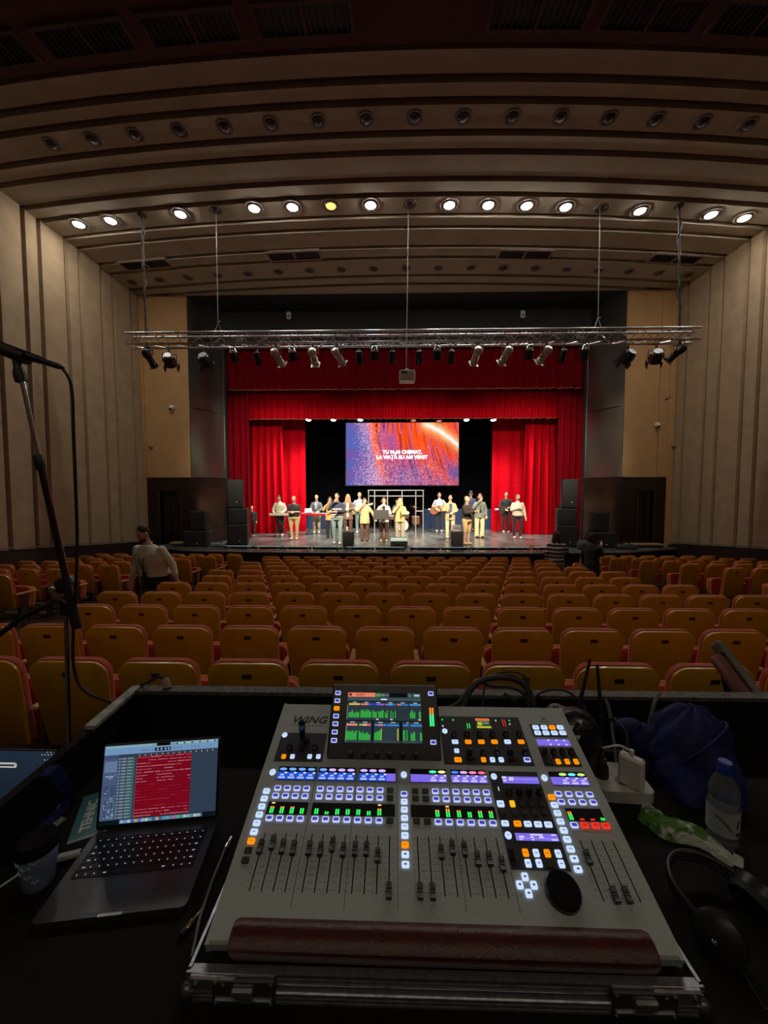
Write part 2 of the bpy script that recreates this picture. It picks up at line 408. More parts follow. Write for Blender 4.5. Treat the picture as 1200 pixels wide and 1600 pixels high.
# splayed black portal of wavy metal sheets
PORT = M('black_metal_sheet', (.33, .315, .275), .24, .95, noise=(1.2, .3), bump=(.9, .6), stretch=(1, 1, .45))
for _n in PORT.node_tree.nodes:
    if _n.type == 'BUMP': _n.inputs['Distance'].default_value = .16
    if _n.type == 'TEX_NOISE': _n.inputs['Detail'].default_value = 0.
PORTL = M('portal_lower_lacquer', (.05, .027, .02), .18, .5, noise=(1.5, .3), bump=(1.2, .3))
YP = 14.3
xpa, xpb = PY(350, 600, YP).x, PY(917, 600, YP).x
zs = PY(300, 637, YF).z
for (n, x0, x1) in (('left', xa, xpa), ('right', xb, xpb)):
    root = None
    for i, (z0, z1, mt) in enumerate(((-1.4, dz-.01, PORTL), (dz+.01, zs-.01, PORT), (zs+.01, ZT+.1, PORT))):
        A, B = Vector((x0, YF-.02, 0)), Vector((x1, YP, 0)); nrm = (B-A).cross(Vector((0, 0, 1))).normalized()*(.03 if n == 'left' else -.03)
        vs = [A+Vector((0, 0, z0)), B+Vector((0, 0, z0)), B+Vector((0, 0, z1)), A+Vector((0, 0, z1))]
        vs += [v-nrm for v in vs]
        f = [(0, 1, 2, 3), (7, 6, 5, 4), (0, 4, 5, 1), (1, 5, 6, 2), (2, 6, 7, 3), (3, 7, 4, 0)]
        mb = MB().add(vs, f)
        if root is None: root = struct('wall_portal_'+n, mb.mesh('portal', mt))
        else: mb.build('metal_sheet', mt, root)
    MB().tube([(x1, YP-.03, dz), (x1, YP-.03, PY(350, 545, YP).z)], .009, 6).build('edge_strip', STEEL, root)
    MB().bb((min(x0, x1)-.05, YP+.02, -1.3), (max(x0, x1)+(.05 if n == 'left' else .05), YP+.1, ZT+.2)).build('backing', BLACK, root)
struct('wall_header', MB().bb((xpa-.3, YP-.05, PY(600, 541, YP).z), (xpb+.3, YP+.05, ZT+.3)).mesh('header', M('header_black', (.006, .006, .007), .5, bump=(1., .2))))
struct('ceiling_portal', MB().bb((XL, YF-.02, ZT+.0), (XR, YP+.1, ZT+.3)).mesh('w', BLACK))
# stage
STAGEF = M('stage_floor', (.11, .115, .115), .27, noise=(2.2, .55), bump=(5, .12), stretch=(1, .35, 1))
poly = [(XL, 12.75), (-6.4, 11.95), (-3, 11.72), (XM, 11.66), (3.8, 11.72), (7.2, 11.95), (XR, 12.75), (XR, 20.2), (XL, 20.2)]
stg = struct('floor_stage', MB().prism(poly, SF-.08, SF).mesh('floor_stage', STAGEF))
inner = [(x, y+(.08 if y < 13 else 0)) for x, y in poly]
MB().prism(inner, -1.6, SF-.081).build('stage_front', M('stage_front_black', (.012, .01, .01), .6), stg)
MB().tube([(x, y, SF-.03) for x, y in poly[:7]], .025, 6).build('edge_strip', ALU, stg)
SB = M('stage_house_black', (.003, .003, .0035), .95, spec=.02)
struct('wall_stage_back', MB().bb((XL-.2, 19.6, -1.5), (XR+.2, 19.8, 8.6)).mesh('w', SB))
struct('wall_stage_left', MB().bb((XL-.2, YP+.1, -1.5), (XL, 19.8, 8.6)).mesh('w', SB))
struct('wall_stage_right', MB().bb((XR, YP+.1, -1.5), (XR+.2, 19.8, 8.6)).mesh('w', SB))
struct('ceiling_stage', MB().bb((XL-.2, YP+.05, 8.5), (XR+.2, 19.8, 8.7)).mesh('w', SB))

# ---------------------------------------------------------------- curtains
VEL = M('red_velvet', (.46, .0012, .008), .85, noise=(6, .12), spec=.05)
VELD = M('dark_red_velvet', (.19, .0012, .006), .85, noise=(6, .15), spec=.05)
BLKV = M('black_velvet', (.0012, .0012, .0015), .95, spec=.02)
def curtain(name, x0, x1, Y, z0, z1, mat, label, pitch=.28, amp=.09, hem=None, seed=1, cat='curtain', flare=0., yd=0.):
    rnd = random.Random(seed); nx = max(24, int((x1-x0)/pitch*10)); nz = 8
    ph = [rnd.uniform(0, 6.28) for _ in range(4)]
    def wob(x, k):
        t = x/pitch*2*math.pi
        return amp*(.72*math.sin(t+.8*math.sin(x*1.3+ph[0]))+.28*math.sin(t*.47+ph[1]))*(1+.35*math.sin(x*.9+ph[2]))*(.55+.45*k)
    t = thing(name, label, cat, ((x0+x1)/2, Y, z0))
    o = Vector(((x0+x1)/2, Y, z0)); mb = MB(); vs = []
    for side in (0, .025):
        for j in range(nz+1):
            k = 1-j/nz; z = z0+(z1-z0)*j/nz
            for i in range(nx+1):
                u = i/nx; x = x0+(x1-x0)*u; xx = x+flare*k*k*(u-.5)
                vs.append((xx-o.x, wob(x, k)+side+yd*(u-.5), z-o.z+(.012*math.sin(x*9) if j == 0 else 0)))
    fs = []; n1 = nx+1; off = n1*(nz+1)
    for j in range(nz):
        for i in range(nx):
            a = j*n1+i; fs.append((a, a+1, a+n1+1, a+n1)); fs.append((off+a+n1, off+a+n1+1, off+a+1, off+a))
    for i in range(nx): fs.append((i, off+i, off+i+1, i+1)); a = nz*n1+i; fs.append((a, a+1, off+a+1, off+a))
    for j in range(nz): a = j*n1; fs.append((a, a+n1, off+a+n1, off+a)); a = j*n1+nx; fs.append((a, off+a, off+a+n1, a+n1))
    mb.add(vs, fs).build('drape', mat, t, 60)
    if hem:
        pts = [Vector((x0+(x1-x0)*i/nx-o.x, wob(x0+(x1-x0)*i/nx, 1)-.012, .02)) for i in range(0, nx+1, 2)]
        MB().tube(pts, .018, 5).build('fringe', hem, t, 60)
    return t
GOLD = M('gold_fringe', (.30, .10, .04), .5, .3)
def cur(name, px0, px1, Y, pz0, pz1, mat, label, **k):
    a, b = PY(px0, 700, Y), PY(px1, 700, Y)
    z0 = SF+.01 if pz0 is None else PY(600, pz0, Y).z
    return curtain(name, a.x, b.x, Y, z0, 8.49 if pz1 is None else PY(600, pz1, Y).z, mat, label, **k)
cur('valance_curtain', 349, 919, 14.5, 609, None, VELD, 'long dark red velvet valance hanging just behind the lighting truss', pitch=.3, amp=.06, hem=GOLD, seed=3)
cur('valance_curtain', 386, 884, 15.4, 655, None, VEL, 'second pleated red velvet valance hanging lower above the screen', pitch=.26, amp=.09, hem=GOLD, seed=4)
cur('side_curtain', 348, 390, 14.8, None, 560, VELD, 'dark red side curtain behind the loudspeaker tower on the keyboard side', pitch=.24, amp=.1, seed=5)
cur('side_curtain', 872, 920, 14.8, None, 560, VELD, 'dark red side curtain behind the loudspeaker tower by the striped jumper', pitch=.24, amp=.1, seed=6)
cur('leg_curtain', 384, 441, 16.75, None, 600, VEL, 'bright red leg curtain beside the man in the cream jumper', pitch=.3, amp=.12, seed=7, flare=.25)
cur('leg_curtain', 441, 477, 17.7, None, 600, VEL, 'narrow red curtain behind the man in the black shirt', pitch=.5, amp=.06, seed=8)
cur('leg_curtain', 821, 874, 16.6, None, 600, VEL, 'bright red leg curtain beside the man in the cream jacket', pitch=.3, amp=.12, seed=9, flare=.25)
cur('leg_curtain', 769, 823, 18.0, None, 600, VEL, 'flat red curtain behind the bass player', pitch=.6, amp=.05, seed=10)
cur('backdrop_curtain', 455, 790, 19.2, None, 600, BLKV, 'black backdrop curtain hanging behind the screen', pitch=.4, amp=.06, seed=11)

# ================================================================ LIGHTING TRUSS
YT = 9.2; TZ = PY(640, 516, YT).z; TH = .26; TD = .27
tx0, tx1 = PY(196, 517, YT).x, PY(1096, 511, YT).x
tr = thing('lighting_truss', 'long silver aluminium lighting truss hanging across the front of the stage', 'truss', ((tx0+tx1)/2, YT, TZ))
L = tx1-tx0
for (dy, dz_) in ((0, 0), (TD, 0), (0, -TH), (TD, -TH)):
    MB().tube([(-L/2, dy, dz_), (L/2, dy, dz_)], .026, 10).build('chord', ALU, tr, 40)
nb = 50; bay = L/nb
bup = MB().tube([(-bay/2, 0, -TH), (bay/2, 0, 0)], .011, 6).mesh('brace', ALU, 40); bdn = MB().tube([(-bay/2, 0, 0), (bay/2, 0, -TH)], .011, 6).mesh('brace', ALU, 40)
hup = MB().tube([(-bay/2, 0, 0), (bay/2, TD, 0)], .011, 6).mesh('brace', ALU, 40); hdn = MB().tube([(-bay/2, TD, 0), (bay/2, 0, 0)], .011, 6).mesh('brace', ALU, 40)
for i in range(nb):
    x = -L/2+bay*(i+.5); e = i % 2 == 0
    link('brace', bup if e else bdn, tr, (x, 0, 0)); link('brace', bdn if e else bup, tr, (x, TD, 0)); link('brace', hup if e else hdn, tr, (x, 0, -TH))
    if i % 10 == 0:
        MB().tube([(x-bay/2, 0, 0), (x-bay/2, 0, -TH)], .016, 6).tube([(x-bay/2, TD, 0), (x-bay/2, TD, -TH)], .016, 6).build('end_frame', ALU, tr)
# suspension: two cable-wrapped chain poles and three thin steel cables
for (px, py0, py1, lab) in ((222, 337, 514, 'dark chain wrapped with power cable holding up the truss near the microphone stand'), (1060, 334, 510, 'dark chain wrapped with power cable holding up the truss on the bottle side')):
    top = PZ(px, py0, ZT-.02); top.y = YT+TD/2; bot = Vector((PY(px+(6 if px < 600 else 2), py1, YT+TD/2).x, YT+TD/2, TZ))
    top.x = PY(px, py0, YT+TD/2).x
    t = thing('hanging_chain', lab, 'chain', bot, 0, 'truss suspension chains')
    d = top-bot; d.z = ZT-bot.z+.04
    MB().tube([(0, 0, 0), d], .022, 8).build('pole', M('chain_dark', (.045, .04, .036), .6, .3), t)
    n = 60; pts = []
    for i in range(n+1):
        k = i/n; a = k*30; pts.append(d*k+Vector((math.cos(a)*.035+.02*math.sin(k*17), math.sin(a)*.035, 0)))
    MB().tube(pts, .012, 6).build('wrapped_cable', M('cable_brown', (.06, .05, .045), .5), t, 60)
    MB().lathe([(.1, 0), (.1, .04), (.04, .05)], 14, d-Vector((0, 0, .1))).build('ceiling_plate', STEEL, t, 40)
    MB().tube([(-.16, 0, .02), (0, 0, .12), (.16, 0, .02)], .016, 6).build('shackle', STEEL, t)
for (px, py, px1, lab) in ((338, 345, 341, 'thin steel cable holding the truss on the microphone side'), (937, 338, 934, 'thin steel cable holding the truss on the bottle side')):
    bx = PY(px1, 514, YT+TD/2).x; t = thing('steel_cable', lab, 'cable', (bx, YT+TD/2, TZ), 0, 'thin truss cables')
    MB().tube([(0, 0, .3), (PY(px, py, YT+TD/2).x-bx, 0, ZT-TZ)], .009, 6).build('wire', M('bare_wire', (.25, .24, .22), .5, .4), t)
    MB().tube([(-.1, 0, 0), (0, 0, .3), (.1, 0, 0)], .009, 6).build('bridle', ALU, t)
    MB().ell((.02, 0, .3), (.05, .02, .02)).build('clamp', CHROME, t)
# projector on its pole
pj = PY(636, 589, YT+TD/2)
t = thing('projector', 'white projector hanging on a thin pole below the middle of the truss', 'projector', pj)
MB().cbox((0, 0, 0), (.37, .34, .24), .02).build('body', WHITEP, t, 30)
MB().bb((-.14, -.176, .03), (.0, -.17, .1)).build('connector_panel', M('grey_panel', (.12, .12, .12), .5), t)
MB().tube([(-.02, 0, .1), (.02, 0, ZT-pj.z)], .010, 8).build('pole', M('pole_grey', (.36, .35, .33), .5, .3), t)
MB().lathe([(.05, .12), (.05, .17), (.02, .2)], 10).build('mount', ALU, t)
MB().tube([(.04, 0, .12), (.07, 0, .25), (.03, 0, .5)], .008, 6).build('cable', RUBBER, t)
MB().lathe([(.05, 0), (.045, .05)], 14, (.06, .17, 0), (0, 1, 0)).build('lens', BLACKG, t, 40)

# ---------------------------------------------------------------- spotlights under the truss
SILV = M('worn_silver', (.66, .62, .55), .3, .9, noise=(14, .2)); BLKM = M('lamp_black', (.014, .014, .015), .4)
LENSW = E('spot_lens', (1., .86, .62), 9.)
def yoke(t, w, h, mat):
    """hook clamp on the chord and U-bracket, down to height -h"""
    MB().cbox((0, 0, -.03), (.05, .07, .09), .01).build('clamp', STEEL, t)
    MB().tube([(-w, 0, -h), (-w, 0, -.1), (w, 0, -.1), (w, 0, -h)], .011, 6).build('yoke', mat, t)
def profile_spot(px, d, label, mat=SILV, s=1.):
    x = PY(px, 535, YT).x; z = TZ-TH-.046
    t = thing('profile_spotlight', label, 'spotlight', (x, YT, z), 0, 'profile spotlights on the truss')
    d = Vector(d).normalized(); c = Vector((0, 0, -.22)); yoke(t, .13, .22, STEEL if mat is not SILV else SILV)
    MB().lathe([(.02, -.15), (.06, -.14), (.095, -.10), (.10, -.02), (.085, .03)], 16, c, d).build('lamp_house', mat, t, 35)
    b = MB().lathe([(.072, .02), (.075, .19), (.086, .20), (.088, .27), (.072, .28)], 16, c, d).build('barrel', mat, t, 35)
    for k in range(3): MB().lathe([(.081, .05+.05*k), (.081, .066+.05*k)], 16, c, d).build('ring', mat, b, 35)
    x_, y_, z_ = frame_of(d); Mx = Matrix((x_, y_, z_)).transposed()
    MB().cbox(c+d*.29, (.21, .21, .012), .004, Mx).build('gel_frame', mat, t)
    MB().lathe([(.01, .28), (.07, .282)], 16, c, d).build('lens', BLACKG, t)
    MB().tube(spline([c-d*.13+Vector((.02, 0, .04)), c+Vector((.08, -.05, .16)), (.1, 0, .0)]), .009, 6).build('cord', RUBBER, t)
    return t, Vector((x, YT, z))+c+d*.35
def par_can(px, label, y=YT, lit=True, d=(0, .32, -.95), r=.105, dz_=0., grp='black cans on the truss'):
    x = PY(px, 535, y).x; z = TZ-TH-.046+dz_
    t = thing('par_can', label, 'spotlight', (x, y, z), 0, grp)
    d = Vector(d).normalized(); c = Vector((0, 0, -.2)); yoke(t, r+.03, .22, BLKM)
    MB().lathe([(.03, -.16), (.07, -.13), (r*.9, -.05), (r*.95, -.02)], 16, c, d).build('back_cap', CHROME if lit else BLKM, t, 40)
    MB().lathe([(r*.95, -.03), (r, 0), (r, .17), (r*.9, .17), (r*.88, .13)], 18, c, d, caps=False).build('housing', BLKM, t, 40)
    if lit: MB().lathe([(.005, .15), (r*.86, .145)], 16, c, d).build('lit_lens', LENSW, t)
    else: MB().lathe([(.005, .15), (r*.86, .145)], 16, c, d).build('lens', BLACKG, t)
    return t, Vector((x, y, z))+c+d*.25
def flood(px, label, yaw=0.):
    x = PY(px, 535, YT).x; z = TZ-TH-.046
    t = thing('flood_lamp', label, 'spotlight', (x, YT+TD, z), yaw, 'black flood lamps on the truss')
    yoke(t, .16, .3, BLKM); d = Vector((0, .8, -.6)).normalized(); c = Vector((0, 0, -.26))
    MB().lathe([(.06, -.14), (.13, -.12), (.15, 0), (.15, .12), (.135, .12)], 8, c, d).build('housing', BLKM, t, 30)
    MB().lathe([(.1, -.165), (.1, -.14)], 8, c, d).build('cooling_plate', M('plate_grey', (.25, .25, .25), .35, .6), t)
    MB().lathe([(.005, .1), (.13, .1)], 12, c, d).build('lens', BLACKG, t)
    x_, y_, z_ = frame_of(d); Mx = Matrix((x_, y_, z_)).transposed()
    for sg in (-1, 1): MB().box(c+d*.18+x_*sg*.15, (.012, .22, .14), Mx).build('barn_door', BLKM, t)
WARM = (1., .80, .55); COOL = (1., .93, .8)
sil = [(431, (.35, .8, -.65), -2.4), (489, (.05, .8, -.62), -.8), (526, (.45, .8, -.62), .8), (746, (-.15, .8, -.65), .2), (793, (-.28, .8, -.62), 2.2), (854, (-.35, .8, -.62), 3.8)]
for i, (px, d, tx) in enumerate(sil):
    t, e = profile_spot(px, d, 'silver profile spotlight under the truss, %s of six from the microphone side' % ORD[i+1])
    tgt = Vector((XM+tx-.4, 14.2, SF+1.0)); spot('profile_beam', e, tgt, TRUSS_W, WARM, 42, .8, t)
for px, d, lab in ((230, (.25, .7, -.9), 'long black profile spotlight at the truss end nearest the microphone stand'), (1062, (-.7, .5, -.75), 'long black profile spotlight at the truss end above the steps')):
    profile_spot(px, d, lab, BLKM)
pars = [365, 457, 585, 683, 827, 914]
for i, px in enumerate(pars):
    t, e = par_can(px, 'black can light with chrome back and glowing lens, %s of six along the truss' % ORD[i+1], d=(0, .42, -.9))
    tgt = Vector((XM+(px-640)/600*12, 15.4, SF+2.6)); spot('can_beam', e, tgt, TRUSS_W*.4, COOL, 62, .9, t)
for i, px in enumerate((402, 561, 613, 655, 705, 880)):
    par_can(px, 'small dark unlit lamp on the rear tube of the truss, %s of six' % ORD[i+1], YT+TD, False, (0, .5, -.6), .085, 0, 'unlit lamps on the rear truss tube')
for px, lab, yw in ((254, 'black flood lamp on the truss next to the long black spotlight', .2), (311, 'black flood lamp on the truss before the shiny portal, microphone side', 0), (992, 'black hexagonal flood lamp on the truss at the portal edge', .3), (1038, 'black hexagonal flood lamp on the truss before the tan wall', -.3)):
    flood(px, lab, yw)

# small devices on the walls
for (px, py, lab) in ((452, 494, 'small white sensor on the black header, nearer the microphone stand'), (816, 492, 'small white sensor on the black header, nearer the bottle')):
    p = PY(px, py, YP-.05); t = thing('wall_sensor', lab, 'sensor', p, 0, 'white sensors')
    MB().cbox((0, -.06, 0), (.16, .1, .26), .03).build('housing', WHITEP, t, 30); MB().bb((-.02, -.02, -.05), (.02, .01, .05)).build('bracket', STEEL, t); MB().ell((0, -.11, -.05), (.04, .02, .05)).build('lens', M('lens_grey', (.2, .2, .2), .2), t, 60)
for (px, py, lab) in ((270, 637, 'white dome camera on the tan wall nearer the microphone stand'), (1025, 664, 'white dome camera on the tan wall above the steps')):
    p = PY(px, py, YF); t = thing('dome_camera', lab, 'camera', p, 0, 'dome cameras')
    MB().lathe([(.07, 0), (.08, .05), (.05, .1)], 14, (0, -.02, 0), (0, -1, 0)).build('base', WHITEP, t, 40); MB().ell((0, -.13, -.03), (.06, .06, .06)).build('dome', WHITEP, t, 60); MB().ell((0, -.15, -.06), (.045, .045, .045)).build('lens', BLACKG, t, 60)
for (px, py, X, lab) in ((217, 625, None, 'rusty wall hook, highest on the wall by the microphone stand'), (215, 700, None, 'rusty wall hook, lower one nearer the corner'), (237, 700, None, 'rusty wall hook, lower one nearer the dark doorway'), (1041, 624, None, 'bent wall hook above the dome camera'), (1051, 699, None, 'wall hook below the dome camera, above the doorway')):
    p = PY(px, py, YF); t = thing('wall_hook', lab, 'hook', p, 0, 'wall hooks')
    MB().tube([(0, 0, 0), (0, -.14, .0), (.02, -.18, .05)], .016, 6).build('hook', M('rust', (.1, .05, .03), .7), t); MB().lathe([(.04, 0), (.035, .02)], 10, (0, 0, 0), (0, -1, 0)).build('plate', M('rust', (.1, .05, .03), .7), t)

# ================================================================ THEATRE SEATS
PLY = M('lacquered_plywood', (.62, .30, .008), .34, noise=(5, .16), stretch=(1, 1, .25), coat=.25)
PLYE = M('plywood_edge', (.55, .30, .12), .35)
REDF = M('orange_red_fabric', (.50, .07, .03), .75, noise=(80, .2), sheen=.2)
IRON = M('seat_iron', (.05, .03, .025), .5, .3)
PLATE = M('number_plate', (.05, .018, .012), .4)
PITCH, ROWD = .53, .752
def make_seat():
    t = thing('theatre_seat', 'seat', 'seat', (0, 0, 0))
    # local: sitter faces +Y; backrest leans back to -Y at the top; floor z = 0, top of back z = .86 at y = 0
    sl = .17                                                     # lean
    ay = Vector((0, -sl, 1)).normalized(); o = Vector((0, sl*.86, 0))
    h0, h1, wd = .30, .875, .465
    pts = []; r = .085
    W2, H = wd/2, (h1-h0)
    poly = [(-W2+.03, 0), (W2-.03, 0)]
    for i in range(6): a = math.radians(90*i/5); poly.append((W2-r+r*math.cos(a)-.0, H-r+r*math.sin(a)))
    for i in range(6): a = math.radians(90+90*i/5); poly.append((-W2+r+r*math.cos(a), H-r+r*math.sin(a)))
    b = Vector((0, 0, h0)); b.y = o.y-sl*h0
    ax = Vector((-1, 0, 0))
    def shell(sc, d0, d1):
        q = [(x*sc, (y-H/2)*sc+H/2) for x, y in poly]; return MB().prism(q, d0, d1, b, (1, 0, 0), ay)
    # prism normal = ax x ay points to -Y (towards the row behind)
    s = MB(); n = len(poly)
    rings = [(.955, .028), (1., .02), (1., .006), (.97, 0)]
    vs = []
    for sc, dd in rings:
        for x, y in poly: vs.append(b+Vector((1, 0, 0))*(x*sc)+ay*((y-H/2)*sc+H/2)+Vector((1, 0, 0)).cross(ay)*dd)
    fs = [(k*n+i, k*n+(i+1) % n, (k+1)*n+(i+1) % n, (k+1)*n+i) for k in range(3) for i in range(n)]
    fs = [tuple(reversed(f)) for f in fs]+[tuple(range(n)), tuple(reversed(range(3*n, 4*n)))]
    s.add(vs, fs).build('back_shell', PLY, t, 35)
    # cushion on the front of the back
    s = MB(); vs = []
    rings = [(.985, -.001), (.99, -.02), (.975, -.036), (.88, -.048)]
    for sc, dd in rings:
        for x, y in poly: vs.append(b+Vector((1, 0, 0))*(x*sc)+ay*((y-H/2)*sc+H/2+.008)+Vector((1, 0, 0)).cross(ay)*dd)
    fs = [(k*n+i, k*n+(i+1) % n, (k+1)*n+(i+1) % n, (k+1)*n+i) for k in range(3) for i in range(n)]
    fs = [tuple(reversed(f)) for f in fs]+[tuple(range(n)), tuple(reversed(range(3*n, 4*n)))]
    s.add(vs, fs).build('back_cushion', REDF, t, 50)
    # tipped-up seat
    sb = Vector((0, .235, .27)); a2 = Vector((0, .10, 1)).normalized()
    MB().prism(rrect(.44, .34, .06, 3, 0, .17), -.085, -.015, sb, (1, 0, 0), a2).build('seat_cushion', REDF, t, 40)
    MB().prism(rrect(.45, .35, .06, 3, 0, .17), -.105, -.086, sb, (1, 0, 0), a2).build('seat_shell', PLY, t, 40)
    # iron side with armrest
    MB().bb((.247, .0, 0), (.273, .34, .03)).bb((.25, .11, .03), (.27, .2, .53)).build('standard', IRON, t)
    MB().cbox((.26, .2, .545), (.045, .32, .028), .008).build('armrest', PLYE, t)
    MB().box(b+ay*(H-.075)+Vector((1, 0, 0)).cross(ay)*.029, (.052, .006, .026), Matrix.Rotation(sl, 3, 'X')).build('number_plate', PLATE, t)
    return t
seat0 = make_seat(); used = [False]
def put_seat(x, y, rz, label, grp):
    if not used[0]:
        used[0] = True; o = seat0; o.location = (x, y, floor_z(y)); o.rotation_euler = (0, 0, rz); o['label'] = label
    else: o = dup(seat0, (x, y, floor_z(y)), rz, label)
    o['group'] = grp; return o
rowname = ['front']+ORD[1:]
for k in range(11):
    Y = 2.16+ROWD*k
    ph = (.218 if k % 2 == 0 else -.047)-.0165*k
    lo = -3.35; hi = [4.0, 4.1, 4.1, 4.2, 4.1, 4.0, 3.95, 3.8, 3.65, 3.55, 3.45][k]
    if k == 4: lo = -3.1
    if k == 5: lo = -2.8
    if k >= 6: lo = -3.2
    i0 = math.ceil((lo-ph)/PITCH); c = 0
    i = i0
    while ph+i*PITCH <= hi:
        c += 1
        put_seat(ph+i*PITCH, Y, 0, 'amber theatre seat, %s from the microphone side, centre row %s from the desk' % (ORD[c], ORD[k+1]), 'centre block theatre seats')
        i += 1
for k in range(5, 12):
    Y = 2.16+ROWD*k
    for side in (-1, 1):
        edge = (-4.45-(10.3-Y)*.42) if side < 0 else (5.35+(10.3-Y)*.42)
        off = .0 if k % 2 else .12
        x = edge-off*.5 if side < 0 else edge+off*.5
        c = 0
        while (x > XL+.45) if side < 0 else (x < XR-.45):
            c += 1
            dy = .17*(abs(x-edge))*.0
            put_seat(x, Y, side*.16, 'amber theatre seat, %s from the aisle, row %s of the %s side block' % (ORD[c], ORD[k-4], 'microphone' if side < 0 else 'bottle'), 'side block theatre seats')
            x += side*PITCH

# ================================================================ STAGE EQUIPMENT
GRILLE = M('speaker_grille', (.022, .021, .02), .55, noise=(250, .5)); CAB = M('speaker_cabinet', (.02, .02, .021), .55, noise=(60, .2))
LOGO = E('speaker_led', (1., .95, .85), .8)
def speaker(label, x, y, w, d, h, z=None, rz=0., grp=None, led=True, name='loudspeaker', grille=True):
    t = thing(name, label, 'loudspeaker', (x, y, SF if z is None else z), rz, grp)
    MB().cbox((0, 0, h/2+.005), (w, d, h-.01), min(.02, h*.08)).build('cabinet', CAB, t, 30)
    if grille: MB().cbox((0, -d/2-.006, h/2), (w*.92, .02, h*.9), .008).build('grille', GRILLE, t, 30)
    if led: MB().lathe([(.001, 0), (.022, .004)], 10, (w*.1, -d/2-.017, h*.22), (0, -1, 0)).build('badge', WHITEP, t)
    for s in (-1, 1): MB().bb((s*(w/2+.004)-.004, -.09, h*.45), (s*(w/2+.004)+.004, .09, h*.58)).build('handle', RUBBER, t)
    return t
def stack(side, x):
    n = 'the keyboards' if side < 0 else 'the striped jumper'
    a = PZ(369 if side < 0 else 893, 852, SF); cx = PY(368 if side < 0 else 890, 840, 12.9).x; y = 13.15; rz = .32*(-side)*-1
    speaker('black bass cabinet at the foot of the tower by '+n, cx, y, .66, .6, .72, SF, -side*.28, 'tower bass cabinets')
    speaker('black middle cabinet of the loudspeaker tower by '+n, cx-side*.02, y, .62, .55, .55, SF+.72, -side*.28, 'tower middle cabinets', False)
    speaker('tall grey top cabinet of the loudspeaker tower by '+n, cx-side*.06*-1, y, .50, .5, .98, SF+1.27, -side*.28, 'tower top cabinets')
stack(-1, 0); stack(1, 0)
for (pxc, side, n) in ((308, -1, 'the microphone side doorway'), (940, 1, 'the doorway with steps')):
    p = PY(pxc, 850, 12.75)
    speaker('low wide black loudspeaker with a lit badge beside '+n, p.x, 12.85, .78, .5, .52, SF, 0, 'low loudspeakers by the doorways')
    speaker('black loudspeaker standing on the low one beside '+n, p.x-.05*side, 12.9, .52, .4, .66, SF+.52, 0, 'upper loudspeakers by the doorways', False)
# wooden steps by the doorways
for (x0, x1, n) in ((PY(262, 850, 12.6).x, PY(288, 850, 12.6).x, 'microphone'), (PY(985, 850, 12.6).x, PY(1042, 850, 12.6).x, 'bottle')):
    t = thing('wooden_step', 'pale wooden step before the dark doorway on the %s side' % n, 'step', ((x0+x1)/2, 12.86, SF))
    w2 = (x1-x0)/2
    MB().bb((-w2, -.16, .08), (w2, .16, .12)).build('tread', WOODY, t); MB().bb((-w2, .05, 0), (w2, .14, .08)).build('riser', WOODY, t)
# clutter at the stage edge
def clutter(px, py, label, cat, mat, d, name):
    p = PZ(px, py, SF); t = thing(name, label, cat, p)
    MB().cbox((0, 0, d[2]/2), d, min(d)*.25).build('bag_body', mat, t, 40); MB().tube([(-d[0]*.25, 0, d[2]), (0, 0, d[2]*1.35), (d[0]*.25, 0, d[2])], .015, 6).build('strap', RUBBER, t); MB().cbox((d[0]*.3, -d[1]*.3, d[2]*.4), (d[0]*.3, d[1]*.5, d[2]*.5), .02).build('pocket', mat, t)
    return t
clutter(342, 853, 'grey bag lying beside the loudspeaker tower on the stage edge', 'bag', M('bag_grey', (.25, .3, .3), .7), (.5, .3, .12), 'bag')
clutter(978, 858, 'dark bundle lying before the wooden step on the bottle side', 'bag', M('bag_dark', (.05, .06, .065), .7), (.6, .25, .16), 'bag')
clutter(914, 859, 'black heap of cable and cases beside the striped jumper tower', 'bag', M('bag_dark', (.05, .06, .065), .7), (.45, .35, .3), 'bag')
# footlight bars along the stage edge
CY = E('footlight_glow', (.55, 1., .9), .55); BARM = M('footlight_black', (.02, .02, .022), .35)
bars = [372, 418, 464, 512, 562, 610, 664, 712, 760, 806, 855]
for i, px in enumerate(bars):
    x = PY(px, 858, 11.9).x; y = 11.82+.005*(x-XM)**2
    t = thing('footlight_bar', 'black footlight bar lying on the stage edge, %s of eleven from the keyboard side' % ORD[i+1], 'footlight', (x, y, SF), math.atan(.012*(x-XM)), 'footlight bars')
    MB().cbox((0, 0, .075), (.92, .09, .09), .015).build('housing', BARM, t)
    MB().bb((-.42, -.02, .118), (.42, .03, .122)).build('lit_strip', CY, t)
    for s in (-.33, .33):
        MB().bb((s-.05, -.06, 0), (s+.05, .06, .012)).tube([(s, -.055, .0), (s, -.055, .11)], .012, 6).build('bracket', ALU, t)
        MB().ell((s+.06, -.05, .07), (.025, .012, .018)).build('knob', CHROME, t)
